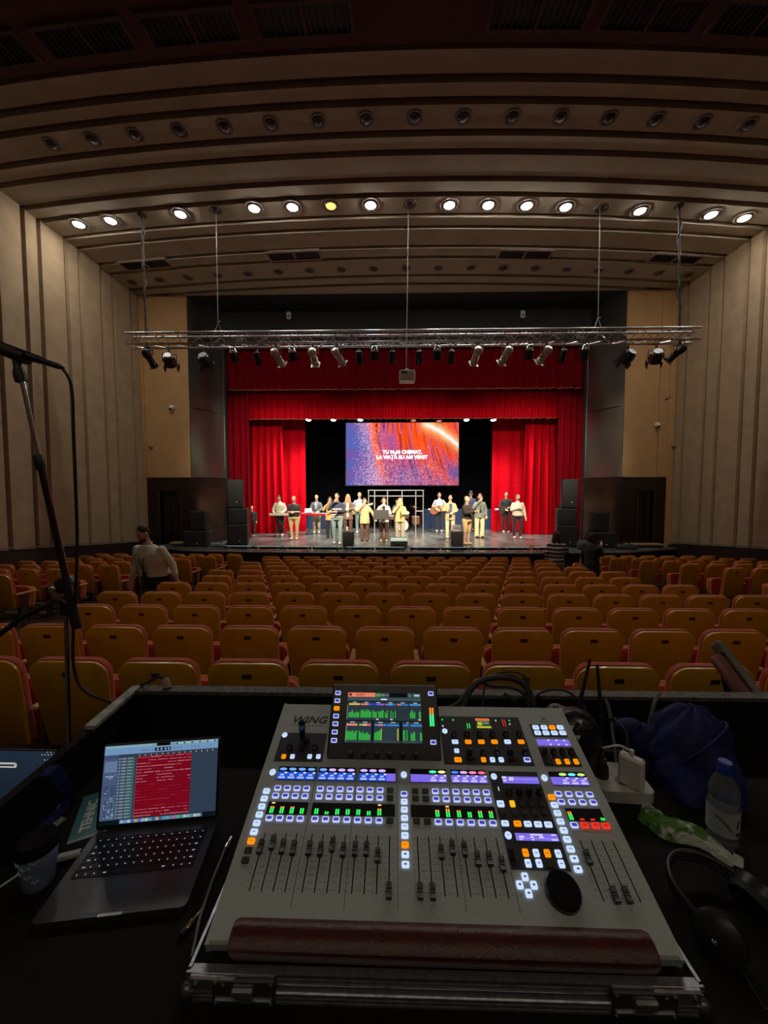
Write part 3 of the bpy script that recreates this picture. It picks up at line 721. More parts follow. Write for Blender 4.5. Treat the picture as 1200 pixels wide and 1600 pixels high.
# LED wall
LEDS = Escreen('led_wall_picture', 1.05)
YS = 18.7
la, lb = PY(541, 758, YS), PY(717, 660, YS)
t = thing('led_screen', 'large glowing LED screen with orange and violet picture and white words', 'screen', ((la.x+lb.x)/2, YS, la.z))
Wd, Hd = lb.x-la.x, lb.z-la.z
MB().bb((-Wd/2-.04, .01, -.04), (Wd/2+.04, .16, Hd+.04)).build('cabinet', BLACK, t)
for sx in (-Wd*.4, Wd*.4): MB().tube([(sx, .1, Hd), (sx, .1, 8.5-la.z)], .02, 6).build('hanging_cable', STEEL, t)
nx, ny = 220, 122
rs = np.random.RandomState(5)
def vnoise(X, Y, s, seed):
    r = np.random.RandomState(seed).rand(64, 64); x, y = X*s, Y*s; i, j = np.floor(x).astype(int), np.floor(y).astype(int); u, v = x-i, y-j
    u, v = u*u*(3-2*u), v*v*(3-2*v); g = lambda a, b: r[b % 64, a % 64]
    return (g(i, j)*(1-u)+g(i+1, j)*u)*(1-v)+(g(i, j+1)*(1-u)+g(i+1, j+1)*u)*v
U, V = np.meshgrid((np.arange(nx)+.5)/nx, (np.arange(ny)+.5)/ny); Vt = 1-V          # Vt: 0 at the top
blue = np.array(srgb(88, 100, 178)); viol = np.array(srgb(140, 70, 140)); pink = np.array(srgb(235, 90, 110)); orng = np.array(srgb(255, 90, 25)); yel = np.array(srgb(255, 205, 130)); wht = np.array([1., .95, .9])
def mix(a, b, k): return a*(1-k[..., None])+b*k[..., None]
def sm(x, a, b): t_ = np.clip((x-a)/(b-a), 0, 1); return t_*t_*(3-2*t_)
# streams fan out from the top: s_ is the stream coordinate
s_ = U+.16*(Vt-.3)*(.25-U)-.10*Vt**2*(U-.1)
n1 = vnoise(s_, Vt*.03, 46, 1); n2 = vnoise(s_+.3, Vt*.04+3, 90, 2); n3 = vnoise(U, Vt, 6, 3); n4 = vnoise(s_*1.0, Vt*.08, 38, 7)
img = np.zeros((ny, nx, 3))+blue
img = mix(img, viol, np.clip(n3*1.1-.25, 0, 1)*.7)
band = sm(U, .16+.10*Vt, .23+.12*Vt)
img = mix(img, pink*np.array([.95, .75, .8]), band*np.clip(.15+.95*n1, 0, 1)*(1-.5*sm(Vt, .45, 1.)))
img = mix(img, orng, sm(n4, .38, .62)*band*(1-.75*sm(Vt, .3, .95)))
img = mix(img, np.array(srgb(120, 15, 40)), sm(n2, .62, .82)*band*.75)
st = np.exp(-((U-(.225+.05*Vt+.09*Vt**2))/.026)**2); img = mix(img, orng, st*(1-sm(Vt, .75, 1.)))
img = mix(img, np.array(srgb(150, 20, 20)), np.exp(-((U-(.27+.05*Vt+.09*Vt**2))/.008)**2)*(1-sm(Vt, .4, .7))*.8)
curve = .02+.30*np.clip(U-.66, 0, 1)+1.7*np.clip(U-.70, 0, 1)**1.6
hot = np.exp(-(np.clip(Vt-curve, 0, 9)/.34)**2-(np.clip(curve-Vt, 0, 9)/.5)**2)*sm(U, .40, .66)
img = mix(img, orng*np.array([1., .85, .7]), np.clip(hot*(.55+.75*n4), 0, 1))
img = mix(img, np.array(srgb(190, 30, 20)), np.clip(hot*sm(n1, .6, .85)*.8, 0, 1))
glow = np.exp(-((Vt-curve)/.11)**2)*sm(U, .60, .74); core = np.exp(-((Vt-curve)/.035)**2)*sm(U, .66, .74)
img = mix(img, yel, np.clip(glow*(.45+.7*n1), 0, 1)); img = mix(img, wht, np.clip(core*1.0, 0, 1))
low = np.exp(-((U-(.68+.62*(Vt-.55)))/.075)**2)*sm(Vt, .48, .62); img = mix(img, orng, np.clip(low*(.45+.6*n1), 0, 1))
img = mix(img, blue*.85, np.exp(-((U-.97)/.06)**2-((Vt-.80)/.16)**2)*.85)
img = mix(img, np.array(srgb(110, 95, 170)), np.exp(-((U-.52)/.14)**2-((Vt-.88)/.25)**2)*.6)
sp = rs.rand(ny, nx); dens = np.exp(-((U-(.17+.12*Vt))/.085)**2)*.42+.26*sm(Vt, .45, 1.)*(1-sm(U, .62, .95)*.7)+.015
dens *= sm(U, .02, .12); img = mix(img, np.array(srgb(255, 195, 215)), ((sp < dens).astype(float))*(.45+.55*rs.rand(ny, nx)))
dk = (rs.rand(ny, nx) < .22*sm(Vt, .15, .8)).astype(float); img = mix(img, np.array(srgb(105, 30, 80)), dk*.6*band)
img = np.clip(img, 0, 1)
vs = [(-Wd/2+Wd*i/nx, 0, Hd*j/ny) for j in range(ny+1) for i in range(nx+1)]
fs = [(j*(nx+1)+i, j*(nx+1)+i+1, (j+1)*(nx+1)+i+1, (j+1)*(nx+1)+i) for j in range(ny) for i in range(nx)]
mb = MB(); mb.v = vs; mb.f = fs; mb.c = [tuple(c) for c in img.reshape(-1, 3)]
mb.build('led_surface', LEDS, t)
LT = E('led_text', (1, 1, 1), 1.6)
R90 = Matrix.Rotation(math.pi/2, 4, 'X')
tl = lambda px, py: Matrix.Translation(PY(px, py, YS-.01)-Vector(t.location))
text('lyrics', 'TU M-AI CHEMAT,', .235, LT, t, tl(628.5, 706.5) @ R90, .002, bold=.012)
text('lyrics', 'LA VIA\u021a\u0102 EU AM VENIT', .235, LT, t, tl(628, 714.5) @ R90, .002, bold=.012)
# cans over the stage behind the second valance
CANG = E('can_glow', (.95, 1., .9), 14.); CANR = E('can_red', (1., .3, .25), .7)
for i, (px, py, on) in enumerate(((482, 656, 1), (521, 656, 1), (563, 656, 1), (646, 657, 0), (686, 658, 0), (729, 656, 1), (771, 656, 1))):
    p = PY(px, py, 16.4)
    t = thing('stage_can', ('glowing white stage can' if on else 'dim reddish stage can')+' below the second valance, %s of seven' % ORD[i+1], 'spotlight', p, 0, 'stage cans below the valance')
    d = Vector((0, -.35, -1)).normalized()
    MB().lathe([(.05, -.28), (.1, -.25), (.13, -.1), (.13, .02), (.12, .02)], 14, (0, 0, 0), d, caps=False).build('housing', BLKM, t, 40)
    MB().lathe([(.002, .0), (.11, .0)], 14, (0, 0, 0), d).build('lens', CANG if on else CANR, t)
    MB().tube([(-.15, 0, .05), (-.15, 0, .3), (.15, 0, .3), (.15, 0, .05)], .012, 6).build('yoke', BLKM, t)
    MB().tube([(0, 0, .3), (0, 0, 8.5-p.z)], .015, 6).build('hanging_pipe', STEEL, t)
    if on: spot('stage_can_beam', p+d*.06, p+Vector((0, .1, -5)), BATTEN_W, (1., .95, .85), 115, .8, t)
# unseen lamps added behind the second valance to brighten the red leg curtains
for sx, n in ((-1, 'keyboard'), (1, 'bass player')):
    p = Vector((XM+sx*3.6, 15.75, 4.9)); q = Vector((XM+sx*4.9, 16.7, 1.4))
    t = thing('added_border_lamp', 'added unseen lamp behind the second valance on the %s side' % n, 'spotlight', p, 0, 'added border lamps')
    d = (q-p).normalized()
    MB().lathe([(.05, -.25), (.12, -.2), (.13, 0), (.12, 0)], 12, (0, 0, 0), d, caps=False).build('housing', BLKM, t, 40); MB().tube([(0, 0, .1), (0, 0, 8.5-p.z)], .015, 6).build('hanging_pipe', STEEL, t)
    spot('added_border_beam', p+d*.05, q, BORDER_W, (1., .9, .75), 100, .9, t)
# drum shield, kit
sh = [PY(576, 826, 17.2), PY(661, 826, 17.2)]
ztop = PY(620, 766, 17.2).z; zmid = PY(620, 775, 17.2).z
t = thing('drum_shield', 'clear drum shield in a silver frame below the screen', 'screen', ((sh[0].x+sh[1].x)/2, 17.2, SF))
hw = (sh[1].x-sh[0].x)/2; GLS = M('clear_acrylic', (.9, .95, .97), .05, trans=1., alpha=.18)
xs_ = [-hw, -hw+.27, -hw+.85, -hw+1.5, hw-.33, hw]
for x in xs_:
    MB().bb((x-.02, -.02, 0), (x+.02, .02, ztop-SF)).build('post', ALU, t)
for z in (ztop-SF, zmid-SF): MB().bb((-hw-.03, -.02, z-.02), (hw+.03, .02, z+.02)).build('rail', ALU, t)
for i in range(5): MB().bb((xs_[i]+.025, -.004, .05), (xs_[i+1]-.025, .004, zmid-SF-.03)).build('pane', GLS, t)
MB().bb((hw-.33, -.03, .95), (hw, .03, 1.0)).build('crossbar', ALU, t)
DR = M('drum_shell', (.22, .10, .05), .25, coat=.5); SKIN = M('drum_head', (.6, .58, .54), .5); CYM = M('cymbal_brass', (.7, .5, .2), .25, 1.)
def drum(label, x, y, z, r, h, d, name='drum', legs=True):
    t = thing(name, label, 'drum', (x, y, SF)); d = Vector(d).normalized(); o = Vector((0, 0, z))
    MB().lathe([(r, 0), (r, h)], 20, o, d).build('shell', DR, t, 40); MB().lathe([(r*.97, h), (r*.97, h+.006)], 20, o, d).build('drum_head', SKIN, t)
    for hh in (.0, h-.025): MB().lathe([(r*1.03, hh), (r*1.03, hh+.025)], 20, o, d).build('hoop', CHROME, t, 40)
    for k in range(3): a = k*2.1+.4; MB().tube([(math.cos(a)*r*.7, math.sin(a)*r*.7, z+.02), (math.cos(a)*r*1.1, math.sin(a)*r*1.1, 0)], .011, 6).build('leg', CHROME, t)
dx = PY(632, 820, 17.9).x
drum('big bass drum standing on edge behind the drum shield', dx-.1, 18.1, .29, .28, .42, (0, -1, .0), 'bass_drum')
drum('snare drum behind the drum shield, beside the drummer', dx-.62, 18.15, .56, .17, .15, (0, -.1, 1), 'snare_drum')
drum('floor tom behind the drum shield on the guitar side', dx+.55, 18.2, .3, .2, .36, (0, 0, 1), 'floor_tom')
drum('small rack tom above the bass drum', dx+.08, 18.05, .68, .15, .2, (0, -.5, .8), 'rack_tom')
for (x, y, z, la) in ((dx+.45, 17.75, 1.15, 'brass cymbal on its stand behind the shield, guitar side'), (dx-.75, 17.75, 1.05, 'brass cymbal on its stand behind the shield, singer side'), (dx+.85, 18.3, .9, 'low brass cymbal on its stand beside the floor tom')):
    t = thing('cymbal', la, 'cymbal', (x, y, SF), 0, 'cymbals')
    MB().lathe([(.005, .035), (.04, .03), (.05, .01), (.22, -.01), (.22, -.014), (.04, .0)], 20, (0, 0, z), (.15, -.2, 1)).build('disc', CYM, t, 40)
    MB().tube([(0, 0, .3), (0, 0, z+.04)], .011, 6).build('pole', CHROME, t)
    for k in range(3): a = k*2.1; MB().tube([(0, 0, .32), (.28*math.cos(a), .28*math.sin(a), .0)], .01, 6).build('leg', CHROME, t)
# wedges and monitors
def monitor(px0, px1, py0, py1, label, tp=None):
    m = (px0+px1)/2; p = PZ(m, py1, SF); h = PY(m, py0, p.y).z-SF; w_ = (px1-px0)/600*p.y
    return speaker(label, p.x, p.y+.18, w_, .32, h, SF, 0, 'upright stage monitors', False)
monitor(535, 552, 830, 855, 'upright black stage monitor with a paper cup on it')
monitor(706, 724, 830, 855, 'upright black stage monitor before the clapping man')
p = PZ(544, 855, SF); h = PY(544, 830, p.y).z
t = thing('paper_cup', 'white paper cup on the stage monitor', 'cup', (p.x-.05, p.y+.2, h)); MB().lathe([(.035, 0), (.045, .12), (.04, .12), (.03, .01)], 12).build('cup_wall', WHITEP, t, 40); MB().lathe([(.046, .115), (.048, .125)], 12).build('rim', WHITEP, t)
p = PZ(715, 855, SF); h = PY(715, 830, p.y).z
t = thing('tablet', 'small tablet propped on the stage monitor before the clapping man', 'tablet', (p.x, p.y+.22, h)); MB().box((0, .02, .09), (.3, .012, .2), Matrix.Rotation(-.4, 3, 'X')).build('case', BLACKG, t); MB().bb((-.12, -.1, 0), (.12, .1, .015)).build('stand', WHITEP, t); MB().box((0, .011, .09), (.27, .004, .17), Matrix.Rotation(-.4, 3, 'X')).build('display', M('tablet_face', (.05, .05, .06), .2), t)
p = PZ(623.5, 856, SF)
t = thing('floor_wedge', 'pale topped wedge monitor at the middle of the stage edge', 'loudspeaker', (p.x, p.y+.2, SF))
MB().prism([(-.25, 0), (.2, 0), (.2, .12), (.02, .3), (-.25, .2)], -.28, .28, (0, 0, 0), (0, 1, 0), (0, 0, 1)).build('cabinet', CAB, t, 20)
MB().box((0, .115, .22), (.54, .012, .24), Matrix.Rotation(-.8, 3, 'X')).build('grille', GRILLE, t)
MB().box((0, -.13, .262), (.54, .24, .012), Matrix.Rotation(.36, 3, 'X')).build('top_plate', M('wedge_top', (.30, .45, .45), .45), t); MB().bb((-.1, -.268, .07), (.1, -.25, .15)).build('connector_panel', BLACKG, t); MB().bb((-.1, -.262, .16), (.1, -.25, .175)).build('slot', ALU, t)
# mic stands and music stand
def mic_stand(px, py, h, label, off=0., mic=True):
    p = PZ(px, py, SF); t = thing('microphone_stand', label, 'microphone stand', (p.x, p.y, SF), 0, 'stage microphone stands')
    MB().lathe([(.13, 0), (.13, .015), (.03, .03)], 16).build('base', STEEL, t, 40); MB().tube([(0, 0, .02), (0, 0, h)], .012, 8).build('pole', BLKM, t)
    if mic: MB().tube([(0, -.02, h+.02), (0, .12, h+.06)], [.012, .02], 8).ell((0, .14, h+.065), (.028, .028, .028)).build('microphone', BLKM, t)
    MB().cbox((0, 0, h), (.04, .05, .05), .01).build('clip', RUBBER, t)
mic_stand(626, 848, 1.05, 'thin black microphone stand before the woman in yellow')
mic_stand(456, 838, 1.2, 'thin microphone stand between the first keyboard and the black shirt')
mic_stand(702, 847, 1.1, 'thin microphone stand before the singer in the beige blazer')
p = PZ(597, 846, SF)
t = thing('music_stand', 'black music stand before the woman in the white jacket', 'music stand', (p.x, p.y-.48, SF))
MB().box((-.02, 0, 1.02), (.56, .015, .34), Matrix.Rotation(-.25, 3, 'X')).build('desk', BLACK, t); MB().bb((-.3, -.08, .845), (.26, .0, .86)).build('lip', BLACK, t); MB().tube([(0, .03, .2), (0, .03, 1.)], .013, 8).build('pole', BLKM, t)
for k in range(3): a = k*2.1+.5; MB().tube([(0, .03, .25), (.3*math.cos(a), .03+.3*math.sin(a), .01)], .01, 6).build('leg', BLKM, t)
# keyboards
REDK = M('keyboard_red', (.45, .01, .02), .3); KEYW = M('white_keys', (.7, .68, .62), .35)
def keyboard(pxc, py_top, ref, w_, mat, label, tilt=0.):
    p = PZ(ref[0], ref[1], SF); y = p.y-.50; c = PY(pxc, py_top, y); h = c.z-SF
    t = thing('stage_keyboard', label, 'keyboard', (c.x, y, SF))
    MB().cbox((0, 0, h-.05), (w_, .32, .09), .012).build('body', mat, t, 30)
    kb = MB().bb((-w_*.46, .0, h-.006), (w_*.46, .14, h+.008)).build('white_keys', KEYW, t)
    n = 26
    for k in range(n):
        if k % 7 in (2, 6): continue
        x = -w_*.45+w_*.9*(k+1)/n; MB().bb((x-.006, -.0, h+.008), (x+.006, .085, h+.018)).build('black_key', BLKPL, kb)
    MB().bb((-w_*.4, -.13, h-.004), (w_*.4, -.04, h+.006)).build('control_panel', BLKPL, t)
    for s in (-1, 1):
        MB().tube([(s*w_*.3, -.02, h-.095), (-s*w_*.3, .0, .02)], .016, 6).build('stand_leg', BLKM, t)
        MB().tube([(s*w_*.3, -.2, .02), (s*w_*.3, .2, .02)], .016, 6).build('stand_foot', BLKM, t)
    return t, c, h
keyboard(441, 802, (438, 836), 1.0, M('keyboard_cream', (.55, .5, .4), .4), 'pale keyboard played by the man in the cream jumper')
tk, ck, hk = keyboard(492, 802, (495, 833), 1.28, REDK, 'bright red keyboard played by the man in the grey jacket')
t = thing('laptop_computer', 'small white laptop on the end of the red keyboard', 'laptop', (ck.x-.3, ck.y-.02, SF+hk+.03)); MB().cbox((0, 0, .01), (.3, .2, .02), .004).build('base', WHITEP, t); MB().box((0, .1, .09), (.3, .01, .17), Matrix.Rotation(-.3, 3, 'X')).build('lid', WHITEP, t); MB().bb((-.12, -.06, .02), (.12, .06, .022)).build('keys', BLKPL, t)
# blue cloth and glowing bar behind
a, b = PY(660, 826, 18.9), PY(770, 795, 18.9)
curtain('blue_cloth', a.x, b.x, 18.85, SF+.01, b.z, M('dark_blue_cloth', (.01, .03, .09), .85), 'dark blue cloth hanging behind the acoustic guitarist', .5, .04, None, 21, 'cloth')
a, b = PY(474, 826, 18.9), PY(522, 800, 18.9)
curtain('blue_cloth', a.x, b.x, 18.85, SF+.01, b.z, M('dark_blue_cloth', (.01, .03, .09), .85), 'dark blue cloth hanging behind the red keyboard', .5, .04, None, 22, 'cloth')
for px0, px1, n in ((770, 780, 'beside the bass player'), (668, 676, 'beside the acoustic guitarist')):
    a, b = PY(px0, 794, 18.0), PY(px1, 794, 18.0); t = thing('light_bar', 'short glowing white bar on a post '+n, 'light', ((a.x+b.x)/2, 17.6, SF)); h = a.z-SF-.03; hw = (b.x-a.x)/2
    MB().bb((-hw, -.02, h-.03), (hw, .02, h+.03)).build('glowing_tube', E('bar_glow', (.85, .9, 1.), 1.6), t); MB().tube([(0, .03, 0), (0, .03, h)], .015, 6).build('post', BLKM, t); MB().lathe([(.12, 0), (.12, .02)], 12).build('foot', BLKM, t)

# ================================================================ PEOPLE
SKINM = [M('skin_a', (.62, .36, .24), .55), M('skin_b', (.70, .43, .30), .55), M('skin_c', (.52, .28, .18), .55)]
def cloth(name, c, rough=.85): return M('cloth_'+name, c, rough, noise=(25, .12), sheen=.1)
EYE = M('eye_dark', (.03, .02, .02), .3); LIP = M('lip', (.40, .13, .11), .5)
def rotp(p, piv, a, axis='X'):
    return Matrix.Rotation(a, 3, axis) @ (Vector(p)-Vector(piv))+Vector(piv)
def person(label, loc, height, face=0., skin=0, top=None, legs=None, shoe=None, hair=None, hairstyle='short', la=None, ra=None, sleeve=1., hem=.93, fat=1.,
           lean=0., head=0., headyaw=0., jacket=None, inner=None, wide=0., step=0., short_legs=False, build_legs=True, stripes=None, lanyard=None, cap=None, beard=None, hold=None, group='band and singers on the stage', voxel=.016):
    """figure facing -Y at face = 0; arms given as (elbow, wrist) in metres for a 1.75 m body"""
    fat *= 1.1
    t = thing('person', label, 'person', loc, face, group); k = height/1.75; S = Matrix.Scale(k, 3)
    piv = Vector((0, 0, .93)); up = lambda p: rotp(p, piv, lean)
    hp = up((0, -.005, 1.53)); hrot = Matrix.Rotation(headyaw, 3, 'Z') @ Matrix.Rotation(lean*.5+head, 3, 'X')
    def hd(p): return hrot @ (Vector(p)-Vector((0, -.005, 1.53)))+hp
    la = la or ((-.25, .03, 1.14), (-.25, -.04, .90)); ra = ra or ((.25, .03, 1.14), (.25, -.04, .90))
    arms = []
    for s, a in ((-1, la), (1, ra)):
        arms.append((s, up((s*.163*fat**.6, 0, 1.372)), up(a[0]), up(a[1])))
    st = step
    leg = []
    for s in (-1, 1):
        hip = Vector((s*.09*fat, 0, .90)); kn = Vector((s*(.10+.015*fat), -.02-s*st*.5, .49)); an = Vector((s*.105, .02-s*st, .085)); leg.append((s, hip, kn, an))
    tor = [(.86, .15, .105), (.95, .16, .112), (1.06, .14, .10), (1.2, .155, .11), (1.32, .168, .112), (1.38, .152, .098), (1.425, .115, .085), (1.455, .078, .07), (1.49, .057, .058), (1.56, .052, .056)]
    def torso(mb, z0, z1, g, flare=0.):
        rings = [(z0, None, None)]+[r for r in tor if z0 < r[0] < z1]+[(z1, None, None)]; out = []
        zz = [r[0] for r in tor]
        for z, rx, ry in rings:
            if rx is None: rx = float(np.interp(z, zz, [r[1] for r in tor])); ry = float(np.interp(z, zz, [r[2] for r in tor]))
            fl = flare*max(0, (1.05-z))/.3
            c = up((0, 0, z)) if z > .93 else Vector((0, 0, z)); fe = float(np.interp(z, [1.2, 1.33, 1.41, 1.46], [1., .7, .25, 0.])); out.append((c, rx*fat**fe+g+fl, ry*fat**(1.5*fe)+g+fl))
        mb.loft(out, 16)
    # ---- one continuous body
    b = MB(); torso(b, .84, 1.56, 0)
    for s, hip, kn, an in leg:
        b.cap(hip, kn, .085*fat, .056).cap(kn, an, .056, .038).cap(an, an+Vector((0, -.13, -.05)), .04, .032)
    b.ell(hd((0, .0, 1.655)), (.073, .092, .108), 12, 9, hrot).ell(hd((0, -.03, 1.60)), (.055, .062, .068), 12, 8, hrot)
    b.cap(hd((0, -.088, 1.655)), hd((0, -.108, 1.625)), .010, .016).ell(hd((-.076, .005, 1.64)), (.012, .022, .034), 8, 6, hrot).ell(hd((.076, .005, 1.64)), (.012, .022, .034), 8, 6, hrot)
    b.cap(hd((0, -.01, 1.54)), up((0, .01, 1.46)), .054, .058)
    for s, sh, el, wr in arms:
        b.cap(sh, el, .05*fat**.5, .04).cap(el, wr, .04, .028)
        d = (wr-el).normalized(); sd = d.cross(Vector((0, -1, .3))).normalized(); nn = sd.cross(d)
        pl = wr+d*.055; Mx = Matrix((sd, d, nn)).transposed(); b.ell(pl, (.042, .055, .020), 10, 7, Mx)
        for q in range(4):
            o = wr+d*.095+sd*(.03-.02*q); ln = (.032, .04, .043, .036)[q]
            m = o+d*ln+nn*-.006; b.cap(o, m, .0105, .0098, 6).cap(m, m+(d*.6-nn*.8).normalized()*ln*.8, .0098, .0085, 6)
        o = wr+d*.035-sd*s*.035; m = o+(d*.6-sd*s*.7).normalized()*.04; b.cap(o, m, .013, .011, 6).cap(m, m+(d*.9-sd*s*.2-nn*.3).normalized()*.03, .011, .009, 6)
    blob('body', b.xf(S.to_4x4()), SKINM[skin], t, voxel*.75, 2)
    for s in (-1, 1): MB().ell(hd((s*.031, -.083, 1.665)), (.013, .010, .007), 8, 6, hrot).xf(S.to_4x4()).build('eye', EYE, t, 60)
    MB().ell(hd((0, -.087, 1.585)), (.024, .008, .007), 8, 6, hrot).xf(S.to_4x4()).build('mouth', LIP, t, 60)
    if beard: MB().ell(hd((0, -.036, 1.565)), (.058, .058, .045), 12, 8, hrot).xf(S.to_4x4()).build('beard', beard, t, 60)
    # ---- clothes
    if legs and build_legs:
        p = MB(); torso(p, .84, 1.04, .012)
        for s, hip, kn, an in leg:
            p.cap(hip, kn, .092*fat+.005, .068+wide*.5)
            e = kn if short_legs else an+Vector((0, 0, -.02)); 
            if not short_legs: p.cap(kn, e, .068+wide*.5, .058+wide)
        blob('trousers', p.xf(S.to_4x4()), legs, t, voxel)
    for s, hip, kn, an in leg:
        f = MB().ell(an+Vector((0, -.06, -.045)), (.048, .135, .045), 12, 8); f.v = [(x, y, max(z, .004)) for x, y, z in f.v]
        f.xf(S.to_4x4()).build('shoe', shoe or BLKPL, t, 50)
    if top:
        m = MB(); torso(m, jacket and hem or hem, 1.455, .018, .03 if jacket else .0)
        for s, sh, el, wr in arms:
            e = sh.lerp(el, min(1, sleeve*2)); m.cap(sh, e, .060*fat**.4, .058)
            if sleeve > .5: m.cap(el, el.lerp(wr, (sleeve-.5)*2*.93), .058, .046)
        o = blob('jacket' if jacket else 'top', m.xf(S.to_4x4()), top, t, voxel)
        if stripes:
            for z in stripes[1]:
                q = MB(); torso(q, z-.018, z+.018, .026); q.xf(S.to_4x4()).build('stripe', stripes[0], o, 60)
        c = MB().lathe([(.062, 0), (.072, .012), (.066, .035)], 14, up((0, -.0, 1.455)), up((0, 0, 2))-up((0, 0, 1)), caps=False); c.xf(S.to_4x4()).build('collar', top, o, 60)
    if inner:
        q = MB(); y = -.115*fat**1.5-.012
        q.hull([up((x, y+dy, z)) for x, z in ((-.055, 1.42), (.055, 1.42), (.035, hem+.02), (-.035, hem+.02)) for dy in (-.014, .06)])
        q.xf(S.to_4x4()).build('shirt_front', inner, t)
    if lanyard:
        q = MB().tube([up((-.07, -.09, 1.44)), up((-.03, -.145*fat, 1.28)), up((0, -.15*fat, 1.12))], .007, 5).tube([up((.07, -.09, 1.44)), up((.03, -.145*fat, 1.28)), up((0, -.15*fat, 1.12))], .007, 5); o = q.xf(S.to_4x4()).build('lanyard', lanyard, t)
        MB().cbox(up((0, -.155*fat, 1.07)), (.07, .01, .10), .003).xf(S.to_4x4()).build('pass_card', WHITEP if lanyard is not BLKPL else BLKPL, o)
    # ---- hair
    if hair:
        h = MB()
        if hairstyle == 'bald': pass
        elif hairstyle == 'short':
            h.ell(hd((0, .018, 1.69)), (.080, .092, .082), 14, 9, hrot).ell(hd((0, .055, 1.64)), (.070, .050, .075), 12, 8, hrot)
        else:
            h.ell(hd((0, .018, 1.69)), (.086, .098, .088), 14, 9, hrot).ell(hd((0, .06, 1.62)), (.088, .055, .11), 12, 8, hrot)
            dn = 1.40 if hairstyle == 'long' else 1.54
            for s in (-1, 1):
                h.cap(hd((s*.070, .0, 1.66)), up((s*.095, -.03, dn+.05)), .034, .036).cap(hd((s*.05, .05, 1.62)), up((s*.06, .05, dn)), .05, .045)
        blob('hair', h.xf(S.to_4x4()), hair, t, .012, 2)
    if cap:
        q = MB().lathe([(.086, -.01), (.09, .03), (.07, .075), (.02, .095)], 16, hd((0, .005, 1.70)), hrot @ Vector((0, 0, 1))).ell(hd((0, -.10, 1.70)), (.065, .06, .008), 12, 6, hrot)
        q.xf(S.to_4x4()).build('cap', cap, t, 50)
    if hold:                                                        # hand microphone
        s, sh, el, wr = arms[0 if hold == 'l' else 1]; mo = hd((0, -.12, 1.585)); d = (mo-wr).normalized()
        g = thing('microphone', 'hand microphone of the '+label, 'microphone', t.location, face, 'hand microphones')
        g['label'] = ('microphone held by the '+label)
        MB().tube([wr-d*.03, wr+d*.12], [.012, .016], 8).xf(S.to_4x4()).build('handle', BLKPL, g, 40); MB().ell(wr+d*.14, (.024, .024, .024)).xf(S.to_4x4()).build('grille', STEEL, g, 60)
    return t, k
def on_stage(px, pyf, pyh):
    """feet and head pixels -> place on the stage floor and body height"""
    p = PZ(px, pyf, SF); return p, PY(px, pyh, p.y).z-SF
HDK = M('hair_dark', (.02, .013, .01), .6); HBR = M('hair_brown', (.09, .045, .02), .6); HBL = M('hair_blond', (.50, .30, .11), .6); HGR = M('hair_grey', (.3, .28, .25), .6)
CREAM = cloth('cream', (.66, .58, .42)); KHAKI = cloth('khaki', (.58, .42, .20)); BLK = cloth('black', (.014, .013, .015)); DBR = cloth('brown', (.10, .045, .03)); GREYJ = cloth('grey', (.10, .10, .11)); NAVY = cloth('navy', (.03, .04, .09)); JEAN = cloth('light_jeans', (.25, .36, .40)); DJEAN = cloth('dark_jeans', (.02, .022, .03))
TANJ = cloth('tan', (.60, .37, .12)); BEIGE = cloth('beige', (.50, .38, .19)); WHT = cloth('white', (.75, .72, .66)); LBL = cloth('light_blue', (.42, .55, .66)); STR = cloth('stripe', (.7, .66, .6)); YELJ = cloth('yellow_beige', (.62, .45, .18)); GRNG = cloth('grey_green', (.17, .19, .16)); BRBL = cloth('brown_blazer', (.16, .095, .06)); PANT = cloth('cream_trousers', (.68, .55, .31)); GBG = cloth('grey_beige', (.36, .31, .23)); DKT = cloth('dark_brown_jumper', (.03, .018, .018))
STRIPED = M('striped_knit', (.02, .02, .022), .9)
_nt = STRIPED.node_tree; _w = _nt.nodes.new('ShaderNodeTexWave'); _w.bands_direction = 'Z'; _w.inputs['Scale'].default_value = 3.4; _w.inputs['Distortion'].default_value = 1.2
_rp = _nt.nodes.new('ShaderNodeValToRGB'); _rp.color_ramp.interpolation = 'CONSTANT'; _rp.color_ramp.elements[0].color = (.015, .015, .018, 1); _rp.color_ramp.elements[1].position = .5; _rp.color_ramp.elements[1].color = (.62, .6, .56, 1)
_tc = _nt.nodes.new('ShaderNodeTexCoord'); _nt.links.new(_tc.outputs['Object'], _w.inputs['Vector']); _nt.links.new(_w.outputs['Fac'], _rp.inputs['Fac']); _nt.links.new(_rp.outputs[0], _nt.nodes['Principled BSDF'].inputs['Base Color'])
SHW = M('white_shoe', (.75, .73, .68), .5); SHB = M('dark_shoe', (.02, .015, .013), .5)
MICR = ((-.27, -.12, 1.20), (-.06, -.22, 1.47)); MICL = ((.27, -.12, 1.20), (.06, -.22, 1.47))
FOLDL = ((-.25, -.06, 1.13), (-.05, -.24, 1.12)); FOLDR = ((.25, -.06, 1.13), (.05, -.25, 1.14))
PLAYL = ((-.27, -.06, 1.14), (-.16, -.32, 1.03)); PLAYR = ((.27, -.06, 1.14), (.16, -.32, 1.03))
def pp(px, pyf, pyh, label, **k):
    p, h = on_stage(px, pyf, pyh); return person(label, p, h, **k)+(p, h)
pp(438, 837, 774, 'man in a cream jumper bending over the pale keyboard', top=CREAM, legs=BLK, shoe=SHW, hair=HDK, la=PLAYL, ra=PLAYR, lean=.12, head=.45, fat=1.05)
pp(460, 843, 776, 'stout man in a black shirt and khaki trousers with his hands together', top=BLK, legs=KHAKI, shoe=SHW, hair=HBL, la=FOLDL, ra=FOLDR, sleeve=.42, fat=1.28, head=.35)
